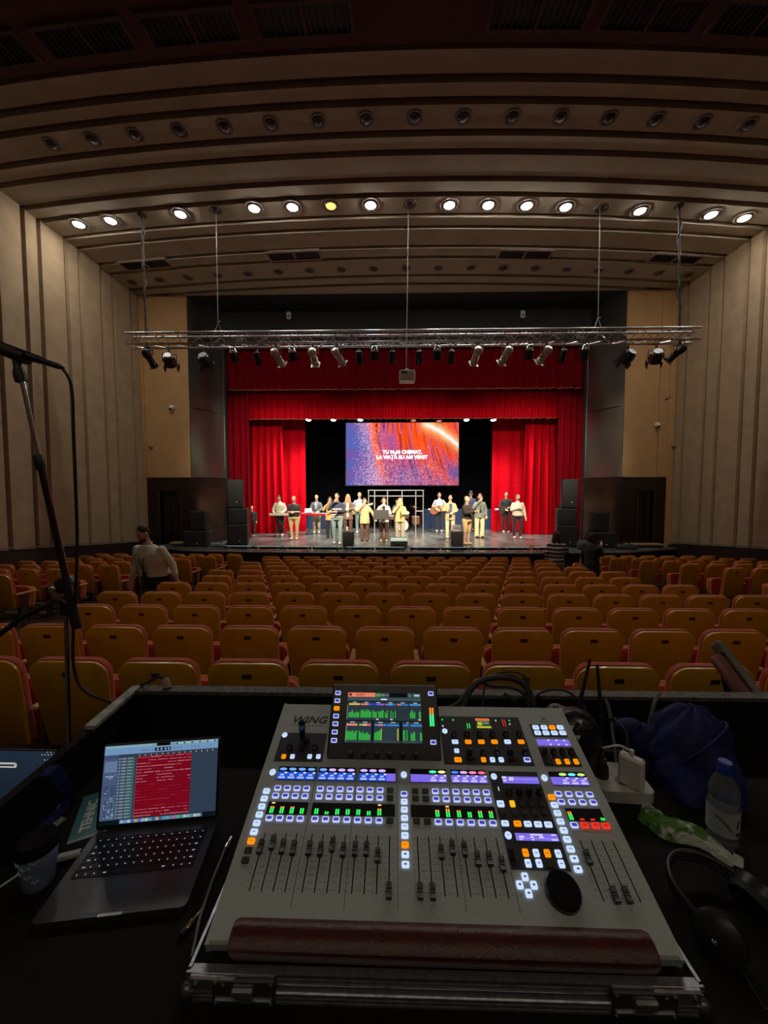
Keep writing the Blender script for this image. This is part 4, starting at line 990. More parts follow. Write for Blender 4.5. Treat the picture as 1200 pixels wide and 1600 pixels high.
pp(495, 833, 774, 'man in a grey jacket behind the red keyboard', top=GREYJ, legs=KHAKI, shoe=SHW, hair=HBL, la=PLAYL, ra=PLAYR, jacket=True, hem=.88, inner=LBL, lanyard=BLKPL, fat=1.05)
pp(516, 840, 777, 'woman in a tan jacket behind the striped jumper', top=TANJ, legs=BLK, shoe=SHB, hair=HDK, hairstyle='long', jacket=True, hem=.76, la=MICR, wide=.02, headyaw=.2, hold='l', ra=FOLDR)
pp(527, 850, 771, 'man in a navy and white striped jumper and light jeans', top=NAVY, legs=JEAN, shoe=SHW, hair=HDK, la=MICR, ra=FOLDR, stripes=(STR, (1.22, 1.12, 1.02, .95)), fat=1.1, headyaw=-.25, hold='l', skin=2, hem=.90, step=.05)
pp(544, 837, 773, 'blond woman in a brown blazer over a white top', top=BRBL, legs=DBR, shoe=SHB, hair=HBL, hairstyle='long', jacket=True, hem=.70, inner=WHT, la=FOLDL, ra=FOLDR, wide=.02)
pp(570, 845, 779, 'woman in a beige jacket raising a microphone', top=BEIGE, legs=DBR, shoe=SHB, hair=HBR, hairstyle='bob', jacket=True, hem=.72, la=((-.28, -.15, 1.25), (-.07, -.22, 1.5)), ra=((.32, .02, 1.15), (.42, -.05, .95)), wide=.03, headyaw=.3, hold='l')
pp(600, 846, 778, 'woman in a white jacket behind the music stand', top=WHT, legs=DBR, shoe=SHW, hair=HBR, hairstyle='bob', jacket=True, hem=.78, inner=BLK, la=MICR, ra=FOLDR, wide=.03, hold='l')
pp(625, 846, 779, 'blond long-haired woman in a yellow-beige jacket', top=YELJ, legs=GBG, shoe=SHB, hair=HBL, hairstyle='long', jacket=True, hem=.80, la=MICR, ra=FOLDR, wide=.02, hold='l')
pp(703, 841, 774, 'singer in a beige blazer, blue shirt and cream trousers', top=BEIGE, legs=PANT, shoe=SHW, hair=HBR, jacket=True, hem=.76, inner=cloth('blue_shirt', (.05, .08, .2)), la=((-.3, -.03, 1.14), (-.16, -.2, 1.15)), ra=((.26, -.06, 1.13), (.06, -.25, 1.06)), headyaw=-.1, wide=.01)
pp(729, 851, 776, 'grey-haired man in a dark brown jumper clapping', top=DKT, legs=KHAKI, shoe=M('tan_shoe', (.4, .3, .15), .6), hair=HGR, face=.75, la=((-.22, -.12, 1.16), (-.04, -.36, 1.22)), ra=((.22, -.12, 1.16), (.04, -.37, 1.24)), fat=1.15, short_legs=True)
pp(749, 840, 772, 'woman in a belted grey cardigan and cream trousers', top=GRNG, legs=PANT, shoe=SHB, hair=HBR, hairstyle='bob', jacket=True, hem=.80, la=MICR, wide=.035, lanyard=BLKPL, headyaw=-.3, hold='l')
pp(735, 830, 768, 'man in a black shirt and cap standing behind the clapping man', top=NAVY, legs=BLK, shoe=SHB, hair=HDK, cap=BLKPL)
pp(808, 841, 773, 'bearded man in a cream jacket and black trousers', top=CREAM, legs=cloth('black_plum', (.03, .017, .025)), shoe=SHW, hair=HBR, beard=HBR, la=((-.26, -.05, 1.14), (-.05, -.25, 1.22)), ra=((.27, .03, 1.13), (.30, -.05, .86)), fat=1.12, headyaw=.35, step=.07, hem=.9)
# players with instruments
def guitar(base, k, label, bodyc, acoustic=False, bass=False, flip=1):
    t = thing('bass_guitar' if bass else 'acoustic_guitar' if acoustic else 'electric_guitar', label, 'guitar', base.location, base.rotation_euler.z)
    d = Vector((.93*flip, -.06, .36)).normalized(); n = Vector((0, -1, 0)); s = n.cross(d).normalized(); n = d.cross(s); c = Vector((-.13*flip, -.235, 1.02))*k
    th = .09 if acoustic else .045; q = 1.12 if acoustic else .95
    out = []
    for i in range(28):
        a = 2*math.pi*i/28; r = .17+.035*math.cos(2*a)-(.035*math.cos(a)); out.append((math.cos(a)*(r+.045)*q*k, math.sin(a)*r*q*k*(1-.12*math.cos(4*a))))
    MB().prism(out, -th/2*k, th/2*k, c, d, n.cross(d) * 1).build('body', bodyc, t, 40)
    fn = d.cross(n.cross(d)); sg = 1 if fn.y < 0 else -1; nn = fn*sg
    p0, p1 = c+d*.12*k+nn*(th/2+.005)*k, c+d*(.80 if bass else .62)*k+nn*(th/2+.005)*k
    MB().tube([p0, p1], [.026*k, .02*k], 8).build('neck', M('neck_maple', (.5, .33, .15), .4), t, 40)
    MB().cbox(p1+d*.07*k, (.07*k, .02*k, .16*k), .006, Matrix((s, nn, d)).transposed()).build('headstock', bodyc, t)
    if acoustic: MB().lathe([(.001, 0), (.05*k, .001)], 14, c+d*.05*k+nn*(th/2+.001)*k, nn).build('sound_hole', BLKPL, t)
    else: MB().cbox(c+nn*(th/2+.004)*k, (.07*k, .012*k, .16*k), .003, Matrix((s, nn, d)).transposed()).build('pickguard', WHITEP if not bass else BLKPL, t)
    MB().cbox(c-d*.09*k+nn*(th/2+.006)*k, (.09*k, .014*k, .025*k), .003, Matrix((s, nn, d)).transposed()).build('bridge', CHROME, t)
    sp = [c-d*.2*k, Vector((-.2*flip, -.1, 1.3))*k, Vector((-.05*flip, -.0, 1.5))*k, Vector((.14*flip, -.11, 1.38))*k, Vector((.19*flip, -.19, 1.2))*k, c+d*.18*k]
    MB().tube(sp, .014*k, 6).build('strap', BLKPL, t, 60)
    return t
GL = ((-.28, -.05, 1.16), (-.12, -.31, 1.03)); GR = ((.30, -.1, 1.17), (.36, -.30, 1.21))
o, k, p, h = pp(562, 833, 770, 'guitarist in a pale blue shirt with a cream guitar', top=LBL, legs=JEAN, shoe=SHW, hair=HBL, la=GL, ra=GR)
guitar(o, k, 'cream electric guitar of the man in the pale blue shirt', M('guitar_cream', (.7, .62, .36), .3))
o, k, p, h = pp(686, 831, 770, 'guitarist in a pale shirt with an acoustic guitar', top=cloth('pale_mint', (.60, .70, .68)), legs=DJEAN, shoe=SHW, hair=HBR, la=GL, ra=GR)
guitar(o, k, 'brown acoustic guitar of the man in the pale shirt', M('guitar_sunburst', (.30, .12, .05), .25, coat=.5), True)
o, k, p, h = pp(790, 832, 769, 'bass player in a black open-necked shirt', top=BLK, legs=DJEAN, shoe=SHW, hair=HDK, la=GL, ra=GR, skin=2)
guitar(o, k, 'dark bass guitar of the man in the black shirt', M('guitar_dark', (.05, .03, .025), .3), False, True)
dp = Vector((dx-.35, 18.5, SF)); person('drummer in dark clothes seated behind the shield', dp, 1.45, top=GREYJ, legs=BLK, shoe=SHB, hair=HDK, la=((-.27, -.08, 1.14), (-.2, -.3, 1.1)), ra=((.27, -.08, 1.14), (.2, -.3, 1.1)))
pp(394, 838, 791, 'person in black standing half hidden behind the curtain edge', top=BLK, legs=BLK, shoe=SHW, hair=HBL, face=.3)
# people in the stalls
def stall(px, pyh, Y, label, **k):
    fz = floor_z(Y); pt = PY(px, pyh, Y); return person(label, Vector((pt.x, Y, fz)), (pt.z-fz)*k.pop('grow', 1.), group=None or 'people among the seats', voxel=.014, **k)
stall(244, 832, 5.7, 'bearded man in an off-white jumper with a lanyard leaning in the aisle', grow=1.10, top=cloth('offwhite', (.62, .58, .49)), legs=BLK, shoe=SHB, hair=HDK, beard=HDK, skin=2, la=((-.30, -.02, 1.13), (-.33, -.16, .93)), ra=((.30, .02, 1.12), (.37, -.06, .90)), sleeve=.85, lean=.34, head=.25, headyaw=-.3, lanyard=BLKPL, fat=1.32, face=-.15)
stall(870, 831, 9.3, 'child in a black and white striped jumper seen from behind near the stage', top=STRIPED, legs=cloth('grey_leggings', (.28, .28, .28)), shoe=SHW, hair=HBR, hairstyle='long', face=math.pi-.3, la=((-.3, -.1, 1.2), (-.28, -.3, 1.15)), fat=1.1, hem=.88)
stall(926, 833, 8.75, 'person in black with dark hair standing in the aisle near the stage', top=BLK, legs=BLK, shoe=SHB, hair=HDK, hairstyle='bob', face=math.pi-1.0, jacket=True, hem=.55, la=((-.2, -.1, 1.2), (-.1, -.25, 1.4)))

# ================================================================ MIXING DESK IN THE FOREGROUND
TT = ZC-.922                                    # table top
LAM = M('black_laminate', (.006, .0055, .005), .75, noise=(40, .3), spec=.2); LAMR = M('worn_black_edge', (.10, .095, .085), .6, noise=(60, .6))
RIMZ = ZC-.77
xl_, xr_, yb_, yf_ = -.985, 1.5, 1.405, .34
t = thing('desk_case', 'big open black equipment case used as the sound desk table', 'table', (0, 0, 0))
MB().bb((xl_, yf_, TT-.04), (xr_, yb_, TT)).build('tabletop', LAM, t)
MB().bb((xl_-.02, yb_, TT-.2), (xr_+.02, yb_+.03, RIMZ)).build('back_rim', LAM, t)
MB().bb((xl_-.02, yb_-.004, RIMZ), (xr_+.02, yb_+.04, RIMZ+.014)).build('back_edge', LAMR, t)
MB().hull([(xl_-.025, yb_, TT-.2), (xl_, yb_, TT-.2), (xl_-.025, yb_, RIMZ), (xl_, yb_, RIMZ), (xl_+.03, yf_, TT-.2), (xl_+.055, yf_, TT-.2), (xl_+.03, yf_, RIMZ), (xl_+.055, yf_, RIMZ)]).build('side_rim', LAM, t)
MB().bb((xr_, yf_, TT-.2), (xr_+.025, yb_, RIMZ)).build('side_rim', LAM, t)
MB().hull([(xl_-.028, yb_+.03, RIMZ+.016), (xl_+.005, yb_+.03, RIMZ+.016), (xl_-.015, yb_-.22, RIMZ+.012), (xl_+.02, yb_-.22, RIMZ+.012), (xl_-.03, yb_+.03, RIMZ-.03), (xl_-.02, yb_-.22, RIMZ-.03), (xl_+.002, yb_+.03, RIMZ-.0), (xl_+.02, yb_-.22, RIMZ-.0)]).build('worn_corner', M('worn_corner', (.32, .32, .31), .6, noise=(25, .7)), t)
MB().bb((xl_+.06, yf_+.1, -.05), (xr_-.03, yb_-.03, TT-.041)).build('case_body', BLACK, t)

# ---- flight case tray of the console
CU, CV, CN = Vector((1., -.0057, .0014)).normalized(), Vector((.005, .9551, .2963)).normalized(), None
CN = CU.cross(CV).normalized(); CV = CN.cross(CU).normalized()
CO = Vector((.0882, .6647, -.8423+ZC))
cx0, cx1, cy0, cy1 = PZ(290, 1527, ZC-.875).x-.0, PZ(1107, 1558, ZC-.875).x, .646, 1.30
t = thing('flight_case_tray', 'low flight case tray with ribbed aluminium rails and latches under the console', 'case', ((cx0+cx1)/2, cy0, TT))
hw = (cx1-cx0)/2; cd = cy1-cy0
MB().bb((-hw+.008, .008, 0), (hw-.008, cd, .046)).build('tray', LAM, t)
RAIL = M('ribbed_aluminium', (.6, .62, .68), .32, .9, noise=(80, .25))
def rail(z0, z1, y, n):
    mb = MB().bb((-hw, y, z0), (hw, y+.012, z1))
    for k in range(n):
        z = z0+(z1-z0)*(k+.5)/n; mb.bb((-hw, y-.0022, z-(z1-z0)/n*.28), (hw, y, z+(z1-z0)/n*.28))
    return mb
rail(.030, .051, 0, 3).build('front_rail', RAIL, t); rail(.0, .024, -.006, 3).build('lower_rail', RAIL, t)
MB().bb((-hw, -.004, .051), (hw, .004, .054)).build('rail_lip', RAIL, t)
for s in (-1, 1):
    MB().bb((s*hw-(.006 if s > 0 else 0), .0, .02), (s*hw+(.006 if s < 0 else 0), cd, .054)).build('side_rail', RAIL, t)
    lx = s*hw*.77
    l = MB().cbox((lx, -.006, .026), (.115, .012, .05), .003).build('latch', M('latch_steel', (.16, .165, .18), .35, .8), t)
    MB().cbox((lx, -.014, .030), (.04, .008, .018), .003).build('latch_handle', RAIL, l); MB().bb((lx-.05, -.0145, .012), (lx+.05, -.012, .015)).build('latch_bar', RAIL, l)
    for k in (-1, 1):
        for z in (.008, .045): MB().ell((lx+k*.05, -.013, z), (.004, .003, .004), 8, 5).build('rivet', CHROME, l)
    MB().ell((s*hw, .0, .012), (.016, .014, .016)).build('ball_corner', MATS['latch_steel'], t, 50); MB().cbox((s*(hw-.05), -.004, .04), (.085, .014, .026), .003).build('corner_plate', RAIL, t)
    for k in (0, 1): MB().ell((s*(hw-.02-.05*k), -.013, .042), (.004, .003, .004), 8, 5).build('rivet', CHROME, t)

# ---- the console
con = thing('mixing_console', 'grey digital mixing console with lit buttons, faders and red leather wrist rest', 'mixing console', CO)
con.rotation_euler = Matrix((CU, CV, CN)).transposed().to_euler()
def UV(px, py):
    d = ray(px, py); o = CO-Vector((0, 0, ZC)); k = o.dot(CN)/d.dot(CN); p = d*k-o; return p.dot(CU), p.dot(CV)
CGREY = M('console_grey', (.43, .47, .46), .5, noise=(120, .06)); CDARK = M('console_dark_panel', (.03, .03, .035), .5); CBLK = M('console_black', (.01, .01, .012), .35)
MB().prism([(0, -.026), (0, -.004), (.004, 0), (.5486, 0), (.5506, -.004), (.5506, -.05), (.52, -.175), (.05, -.045)], -.435, .435, (0, 0, 0), (0, 1, 0), (0, 0, 1)).build('body', CGREY, con, 25)
for s in (-1, 1): MB().prism([(-.002, -.024), (-.002, .0), (.5506, .0006), (.5526, -.05), (.51, -.16), (.05, -.04)], s*.435-.004, s*.435+.004, (0, 0, 0), (0, 1, 0), (0, 0, 1)).build('side_cheek', CGREY, con, 25)
LEATH = M('red_leather', (.065, .007, .005), .36, noise=(30, .3), bump=(180, .1))
wr = MB(); prof = [(-.014, -.02), (-.015, -.004), (-.011, .006), (0, .011), (.018, .012), (.032, .008), (.038, .0), (.036, -.004)]
n = len(prof)
for (u, sc) in ((-.394, .55), (-.391, .9), (-.383, 1.), (.383, 1.), (.391, .9), (.394, .55)):
    for v, h in prof: wr.v.append((u, .011+(v-.011)*sc, h*sc))
for i in range(5):
    for j in range(n): a, b = i*n+j, i*n+(j+1) % n; wr.f.append((a, a+n, b+n, b))
wr.f += [tuple(range(n)), tuple(reversed(range(5*n, 6*n)))]
wr.build('wrist_rest', LEATH, con, 40)
def rect(u0, u1, v0, v1, mat, name, parent=con, n0=-.002, n1=.001): return MB().bb((u0, v0, n0), (u1, v1, n1)).build(name, mat, parent)
rect(-.4165, -.2825, .357, .4445, CDARK, 'section_panel'); rect(.050, .2925, .357, .511, CDARK, 'section_panel'); rect(.1648, .2912, .126, .3405, CDARK, 'section_panel')
rect(.319, .416, .446, .487, CDARK, 'section_panel'); rect(.319, .418, .3575, .4125, CDARK, 'section_panel')
for k, us in enumerate((.3450, .3690, .393)): rect(us-.0006, us+.0006, .36, .411, CGREY, 'divider', con, 0, .0016)
for us in (-.2915, -.1853, -.0778, .0572, .163): rect(us-.0006, us+.0006, .055, .345, M('seam', (.12, .12, .12), .6), 'seam', con, -.001, .0004)
# emissive parts
WB = E('button_white', (.60, .75, 1.), 1.0); OB = E('button_orange', (1., .30, .004), 1.0); RB = E('button_red', (1., .035, .02), 1.0); YB2 = E('button_yellow', (1., .5, .01), 1.)
BB = E('button_blue', (.05, .05, .42), 1.); LB = E('button_lilac', (.58, .64, 1.), .95); DKB = M('button_off', (.045, .042, .035), .5); GRN = E('meter_green', (.03, .95, .12), 1.1); LORG = E('meter_orange', (1., .30, .05), 1.)
MK = M('button_mark', (.12, .16, .3), .5)
bw, bh = .0162, .0112
def pill(w_, h_, z0, z1, r=.002): return MB().prism(rrect(w_, h_, r, 2), z0, z1)
BM = {}
for nm, mt in (('w', WB), ('o', OB), ('d', DKB), ('y', YB2)):
    m = pill(bw, bh, -.001, .0042); me = m.mesh('button', None); me.materials.append(mt); me.materials.append(MK); BM[nm] = me
for nm, oc, ic in (('b', LB, BB), ('r', RB, E('button_red_dim', (.75, .02, .01), .9))):
    m = pill(bw, bh, -.001, .004); nf = len(m.f); q = pill(bw*.74, bh*.62, .004, .0044); m.add(q.v, q.f); me = m.mesh('button', oc); me.materials.append(ic)
    k2 = len(me.polygons)
    for p_ in me.polygons[nf:]: p_.material_index = 1
    BM[nm] = me
# a thin legend line on the plain lit keys
for nm in ('w', 'o'):
    m = pill(bw, bh, -.001, .0042); nf = len(m.f); m.bb((-bw*.24, -.0009, .0042), (bw*.24, .0009, .0044)); me = m.mesh('button', WB if nm == 'w' else OB); me.materials.append(E('key_legend', (.22, .32, .7), .8) if nm == 'w' else E('key_legend_o', (.75, .2, .0), .8))
    for p_ in me.polygons[nf:]: p_.material_index = 1
    BM[nm] = me
def btn(u, v, kind, sx=1., sy=1.):
    o = link('button', BM[kind], con, (u, v, 0)); o.scale = (sx, sy, 1); return o
def btp(px, py, kind, sx=1., sy=1.): u, v = UV(px, py); return btn(u, v, kind, sx, sy)
RBM = MB().lathe([(.0078, -.001), (.0078, .003), (.0066, .0042), (.001, .0042)], 18).mesh('round_button', WB, 40)
for px, py in ((426, 1207), (631, 1211), (771.6, 1214), (850.6, 1216), (445, 1149), (695, 1143), (794, 1306)):
    u, v = UV(px, py); o = link('round_button', RBM, con, (u, v, 0)); MB().bb((-.003, -.0007, .0042), (.003, .0007, .0045)).build('legend', MATS['key_legend'], o)
KM = MB().lathe([(.0080, 0), (.0078, .010), (.0066, .016), (.004, .0165)], 16).mesh('knob', CBLK, 35); KPM = MB().bb((-.0006, .001, .0165), (.0006, .0068, .0172)).mesh('knob_pointer', M('pointer_grey', (.25, .22, .22), .5))
def knob(px, py): u, v = UV(px, py); o = link('knob', KM, con, (u, v, 0)); link('pointer', KPM, o, (0, 0, 0)); return o
for k, (px) in enumerate((453, 472, 492)): knob(px, 1170)
for px, c in ((443.5, 'o'), (457, 'w'), (484, 'w'), (497.5, 'w')): btp(px, 1183, c, .72, 1.)
for px in (709, 729, 749, 769, 790, 810): knob(px, 1149)
for px, c in ((711, 'w'), (731.5, 'o'), (752, 'o'), (772.5, 'o'), (793, 'w'), (814, 'o')): btp(px, 1160, c, 1.1)
btp(713.5, 1174, 'w', .8)
for px in (733, 755, 776, 797, 820): knob(px, 1178)
for px, c, s in ((715.5, 'o', 1.2), (755.5, 'o', .8), (769.5, 'w', .8), (783, 'w', .8), (823.5, 'b', 1.1)): btp(px, 1188, c, s, 1.1)
for px, py in ((737, 1187), (801, 1189)): u, v = UV(px, py); rect(u-.014, u+.014, v-.004, v+.004, CBLK, 'slot')
for px, c in ((837, 'w'), (850, 'w'), (862.5, 'o'), (875, 'w')): btp(px, 1137.5, c, 1.1, 1.15)
for px, c in ((840, 'w'), (853, 'w'), (866, 'w'), (879, 'w')): btp(px, 1146, c, 1.1, 1.1)
for px in (850, 864, 878, 892): knob(px, 1177)
for px, c in ((858, 'd'), (872, 'o'), (886, 'o'), (900, 'o')): btp(px, 1191, c, .75, 1.2)
# channel strips
groups = [[-.3835, -.3588, -.3341, -.3094], [-.274, -.2486, -.2232, -.1978], [-.1722, -.1468, -.1213, -.0959], [-.0325, -.0071, .0184, .0438], [.0701, .0955, .1209, .1463], [.3347, .359, .3833, .4075]]
capx = [(409, 1324), (427, 1318), (442, 1324), (458, 1326), (483, 1326.5), (500, 1327.7), (517, 1321), (533, 1329), (558, 1327.7), (574.6, 1327.7), (591.5, 1337.5), (607, 1392.5), (656, 1393), (675, 1394), (687, 1332.5), (704, 1326), (729, 1328), (748, 1343), (765, 1343), (784.7, 1351), (920, 1340.6), (960, 1399), (980, 1399), None]
SLOT = MB().bb((-.0012, -.053, -.001), (.0012, .053, .0006)).mesh('fader_slot', CBLK)
tk_ = MB()
for k in range(9): tk_.bb((.007, -.048+.012*k, 0), (.0105, -.0473+.012*k, .0005)).bb((-.0105, -.048+.012*k, 0), (-.007, -.0473+.012*k, .0005))
TICK = tk_.mesh('fader_scale', M('scale_mark', (.14, .14, .13), .6))
fc = MB(); w2 = .0055
fc.prism([(-.0125, .003), (.0125, .003), (.0125, .014), (.004, .0105), (0, .0100), (-.004, .0105), (-.0125, .014)], -w2, w2, (0, 0, 0), (0, 1, 0), (0, 0, 1))
FCAP = fc.mesh('fader_cap', CBLK, 20); FCL = MB().bb((-.0048, -.0004, .0100), (.0048, .0004, .0104)).mesh('cap_line', M('cap_line', (.5, .5, .48), .5)); FST = MB().bb((-.001, -.003, -.002), (.001, .003, .004)).mesh('fader_stem', STEEL)
pal = [['b1']*4, ['b1', 'lv', 'lv', 'lv'], ['lv', 'lv', 'lv', None], [None, None, 'gr', 'ye'], ['bl', 'lv', 'pk', 'rd'], [None, 'yg', 'cy', 'yg']]
LEDC = {'b1': (.25, .5, 1.), 'lv': (.75, .55, 1.), 'gr': (.15, 1., .55), 'ye': (1., .95, .45), 'bl': (.15, .3, 1.), 'pk': (1., .35, .55), 'rd': (1., .25, .35), 'yg': (.65, 1., .3), 'cy': (.25, .95, 1.)}
LEDM = {k: E('scribble_led_'+k, tuple(x*x**.3 for x in c), 1.05) for k, c in LEDC.items()}
OVAL = [(math.cos(2*math.pi*i/14)*.0098, math.sin(2*math.pi*i/14)*.0035) for i in range(14)]
SCR = Escreen('small_displays', .95)
def paint(name, parent, rects, Mx=None, mat=SCR, dz=.00025):
    mb = MB()
    for r in rects:
        u0, v0, u1, v1, c = r[:5]; L_ = r[5] if len(r) > 5 else 0; z = dz*(L_+1)
        mb.add([(u0, v0, z), (u1, v0, z), (u1, v1, z), (u0, v1, z)], [(0, 1, 2, 3)], c)
    o = mb.build(name, mat, parent)
    if Mx: o.matrix_local = Mx
    return o
rnd = random.Random(4)
def scribble(u0, u1, v0, v1, base, n, lit, parent=con, name='scribble_display'):
    rs_ = [(u0, v0, u1, v1, base)]; w_ = (u1-u0)/n; lt = tuple(min(1, c*1.0+.45) for c in base); dk = tuple(c*.55 for c in base)
    for i in range(n):
        a = u0+w_*i
        if i: rs_.append((a-.0003, v0, a+.0003, v1, dk, 1))
        if i in lit:
            rs_.append((a+w_*.15, v0+(v1-v0)*.12, a+w_*.85, v0+(v1-v0)*.36, lt, 1)); rs_.append((a+w_*.3, v0+(v1-v0)*.48, a+w_*.7, v0+(v1-v0)*.7, lt, 1)); rs_.append((a+w_*.72, v0+(v1-v0)*.78, a+w_*.98, v0+(v1-v0)*.98, (.8, .9, 1.), 1))
    return paint(name, parent, rs_, Matrix.Translation((0, 0, .0012)))
blueD = srgb(35, 85, 215); lilac = srgb(128, 108, 235)
gb = [(-.395, -.294), (-.287, -.1886), (-.1783, -.0818), (-.0432, .0518), (.0627, .1567), (.3205, .4157)]
for g, us in enumerate(groups):
    a, b = gb[g]; rect(a, b, .3065, .3425, CBLK, 'scribble_bezel'); lit = [i for i in range(4) if pal[g][i]]
    nm = 'scribble_display'
    if g < 3: scribble(a+.0006, b-.0006, .3075, .3275, blueD, 4, lit)
    else: scribble(a+.0006, b-.0006, .3075, .3275, lilac, 4, lit)
    if g == 2: paint('scribble_display', con, [(b-.0245, .3075, b-.0006, .3275, lilac)], Matrix.Translation((0, 0, .0018)))
    for i in range(4):
        if pal[g][i]: MB().prism(OVAL, .001, .002, (a+(b-a)*(i+.5)/4, .3348, 0)).build('colour_led', LEDM[pal[g][i]], con)
    rect(us[0]-.0125 if g < 5 else .328, us[3]+.0125 if g < 5 else .4125, .2239, .2517, CBLK, 'meter_bezel')
    for i, u in enumerate(us):
        ch = g*4+i; on = pal[g][i] is not None
        if g == 5: on = True
        uu = u if g < 5 else .3215+.0258*i+.004
        btn(uu, .2842, 'b' if on else 'd'); btn(uu, .2655, 'b' if on else 'd')
        if g == 5: btn(u, .2141, 'b' if i == 0 else 'r')
        else: btn(u, .2141, 'b' if on else 'd')
        lev = {0: 5, 1: 5, 2: 5, 3: 4, 4: 4, 5: 2, 6: 4, 7: 4, 8: 4, 9: 3, 10: 5, 14: 5, 15: 6, 16: 5, 17: 4, 18: 5, 19: 5, 20: 6, 23: 2}.get(ch, 0)
        if lev:
            mb, mo = MB(), MB()
            for c_ in (-1, 1):
                for k in range(lev):
                    (mo if k >= 4 else mb).bb((u+c_*.0027-.0019, .2258+.0031*k, .001), (u+c_*.0027+.0019, .2281+.0031*k, .0022))
            o = mb.build('level_meter', GRN, con)
            if mo.v: mo.build('meter_peak', LORG, o)
        if ch in (0, 10, 15): MB().bb((u-.004, .2475, .001), (u+.004, .2502, .002)).build('comp_led', E('comp_amber', (1., .55, .2), 1.2), con)
        if ch in (21, 22): MB().bb((u-.005, .2258, .001), (u+.005, .2285, .002)).build('mute_led', RB, con)
        s_ = link('fader_slot', SLOT, con, (u, .131, 0)); link('fader_scale', TICK, s_, (0, 0, 0))
        if capx[ch]:
            v = UV(*capx[ch])[1]-.003; c_ = link('fader_cap', FCAP, con, (u, v, 0)); link('cap_line', FCL, c_, (0, 0, 0)); link('fader_stem', FST, c_, (0, 0, 0))
for col, u in (('l', -.4100), ('m', -.0608), ('r', .3058)):
    for k in range(9):
        v = .2762-.0184*k
        kind = {'l': 'wwwwwwodd', 'm': 'bwwwwwoww', 'r': 'owwwwwwww'}[col][k]
        o = btn(u, v, kind)
        if col != 'l' and k > 6: MB().bb((-.002, -.0015, .0043), (.002, .0015, .0048)).build('arrow', MK, o)
# control section
def lcdp(pa, pb, rects, base=lilac, name='section_display'):
    u0, v1 = UV(*pa); u1, v0 = UV(*pb); u1 -= 0
    w_, h_ = u1-u0, v1-v0
    return paint(name, con, [(u0, v0, u1, v1, base)]+[(u0+w_*a, v0+h_*b, u0+w_*c, v0+h_*d, col, 1) for a, b, c, d, col in rects], Matrix.Translation((0, 0, .0012)))
LT2 = (.75, .75, 1.); LD2 = srgb(90, 75, 190)
lcdp((783.5, 1213.5), (843.5, 1225.5), [(.0, .72, .12, .98, LT2), (.02, .25, .1, .5, LT2), (.2, .68, .32, .9, LT2), (.18, .4, .3, .6, LT2), (.0, .6, 1, .63, LT2), (.5, 0, .505, 1, LD2), (.75, 0, .755, 1, LD2), (.25, 0, .255, 1, LD2)])
lcdp((804, 1302), (874.5, 1315.5), [(.35, .72, .65, .9, LT2), (.85, .72, .95, .9, LT2), (.08, .4, .2, .62, LT2), (.35, .4, .42, .6, LT2), (.55, .4, .65, .62, LT2), (.0, .3, 1, .33, LT2), (.5, .0, .505, .7, LD2), (.82, .1, .97, .25, LT2), (.08, .08, .16, .22, LT2), (.36, .08, .42, .22, LT2)])
lcdp((837.5, 1155.5), (892.5, 1166), [(.33, .75, .4, .95, LT2), (.58, .75, .65, .95, LT2), (.82, .75, .89, .95, LT2), (.36, .05, .42, .28, LT2), (.6, .05, .66, .28, LT2), (.84, .05, .9, .28, LT2)])
for px in (795, 811, 826, 842): knob(px, 1240)
u, v = UV(779, 1233); MB().bb((u-.001, v-.005, .001), (u+.001, v+.005, .002)).build('indicator', WB, con)
for px, c in ((782, 'w'), (800.5, 'y'), (815.5, 'd'), (830.5, 'd'), (846, 'd')): btp(px, 1257, c, 1.05 if c == 'w' else .75, 1.25)
for px in (785, 803.5, 819, 834.5, 850.5): btp(px, 1270, 'd', 1. if px < 790 else .75, 1.1)
for px, py, c in ((789, 1287.5, 'w'), (808.5, 1288, 'o'), (824.5, 1288.5, 'w'), (840.5, 1289, 'w'), (856.5, 1289.5, 'w')): btp(px, py, c, 1.05, 1.)
for px, py, c in ((821, 1333.5, 'o'), (837.5, 1334, 'w'), (855, 1334.5, 'o'), (872, 1335, 'w'), (825, 1350, 'w'), (842, 1350, 'w'), (859, 1350.5, 'd'), (877, 1351, 'w')): btp(px, py, c, .78, 1.25)
u, v = UV(800, 1337); MB().cbox((u, v, .004), (.014, .022, .008), .002).build('talkback_key', CBLK, con)
for px, py in ((820, 1371), (812, 1383.5), (834, 1384), (826, 1397)):
    o = btp(px, py, 'w', .8, 1.15); MB().bb((-.002, -.0015, .0043), (.002, .0015, .0048)).build('arrow', MK, o)
MB().lathe([(.0345, -.001), (.0345, .012), (.032, .016), (.014, .017), (.001, .0165)], 36, (.2569, .0885, 0)).build('jog_wheel', M('wheel_black', (.006, .006, .007), .3), con, 30)
# effects rack strip: small meters and colour display
def led(px0, py0, px1, py1, mat, name, h=.0022):
    u0, v1 = UV(px0, py0); u1, v0 = UV(px1, py1); return MB().bb((u0, v0, .001), (u1, v1, h)).build(name, mat, con)
u0, v1 = UV(742, 1123); u1, v0 = UV(768, 1138.5); w_, h_ = u1-u0, v1-v0
paint('rack_display', con, [(u0, v0, u1, v1, srgb(45, 60, 35)), (u0, v1-h_*.25, u1, v1, srgb(225, 110, 70), 1), (u0, v0, u1, v0+h_*.2, srgb(190, 190, 60), 1), (u0+w_*.1, v0+h_*.28, u0+w_*.4, v0+h_*.6, srgb(190, 190, 60), 1), (u0+w_*.45, v0+h_*.4, u0+w_*.9, v0+h_*.58, srgb(110, 140, 100), 1), (u0+w_*.1, v0+h_*.64, u0+w_*.9, v0+h_*.72, srgb(110, 140, 100), 1)], Matrix.Translation((0, 0, .0012)))
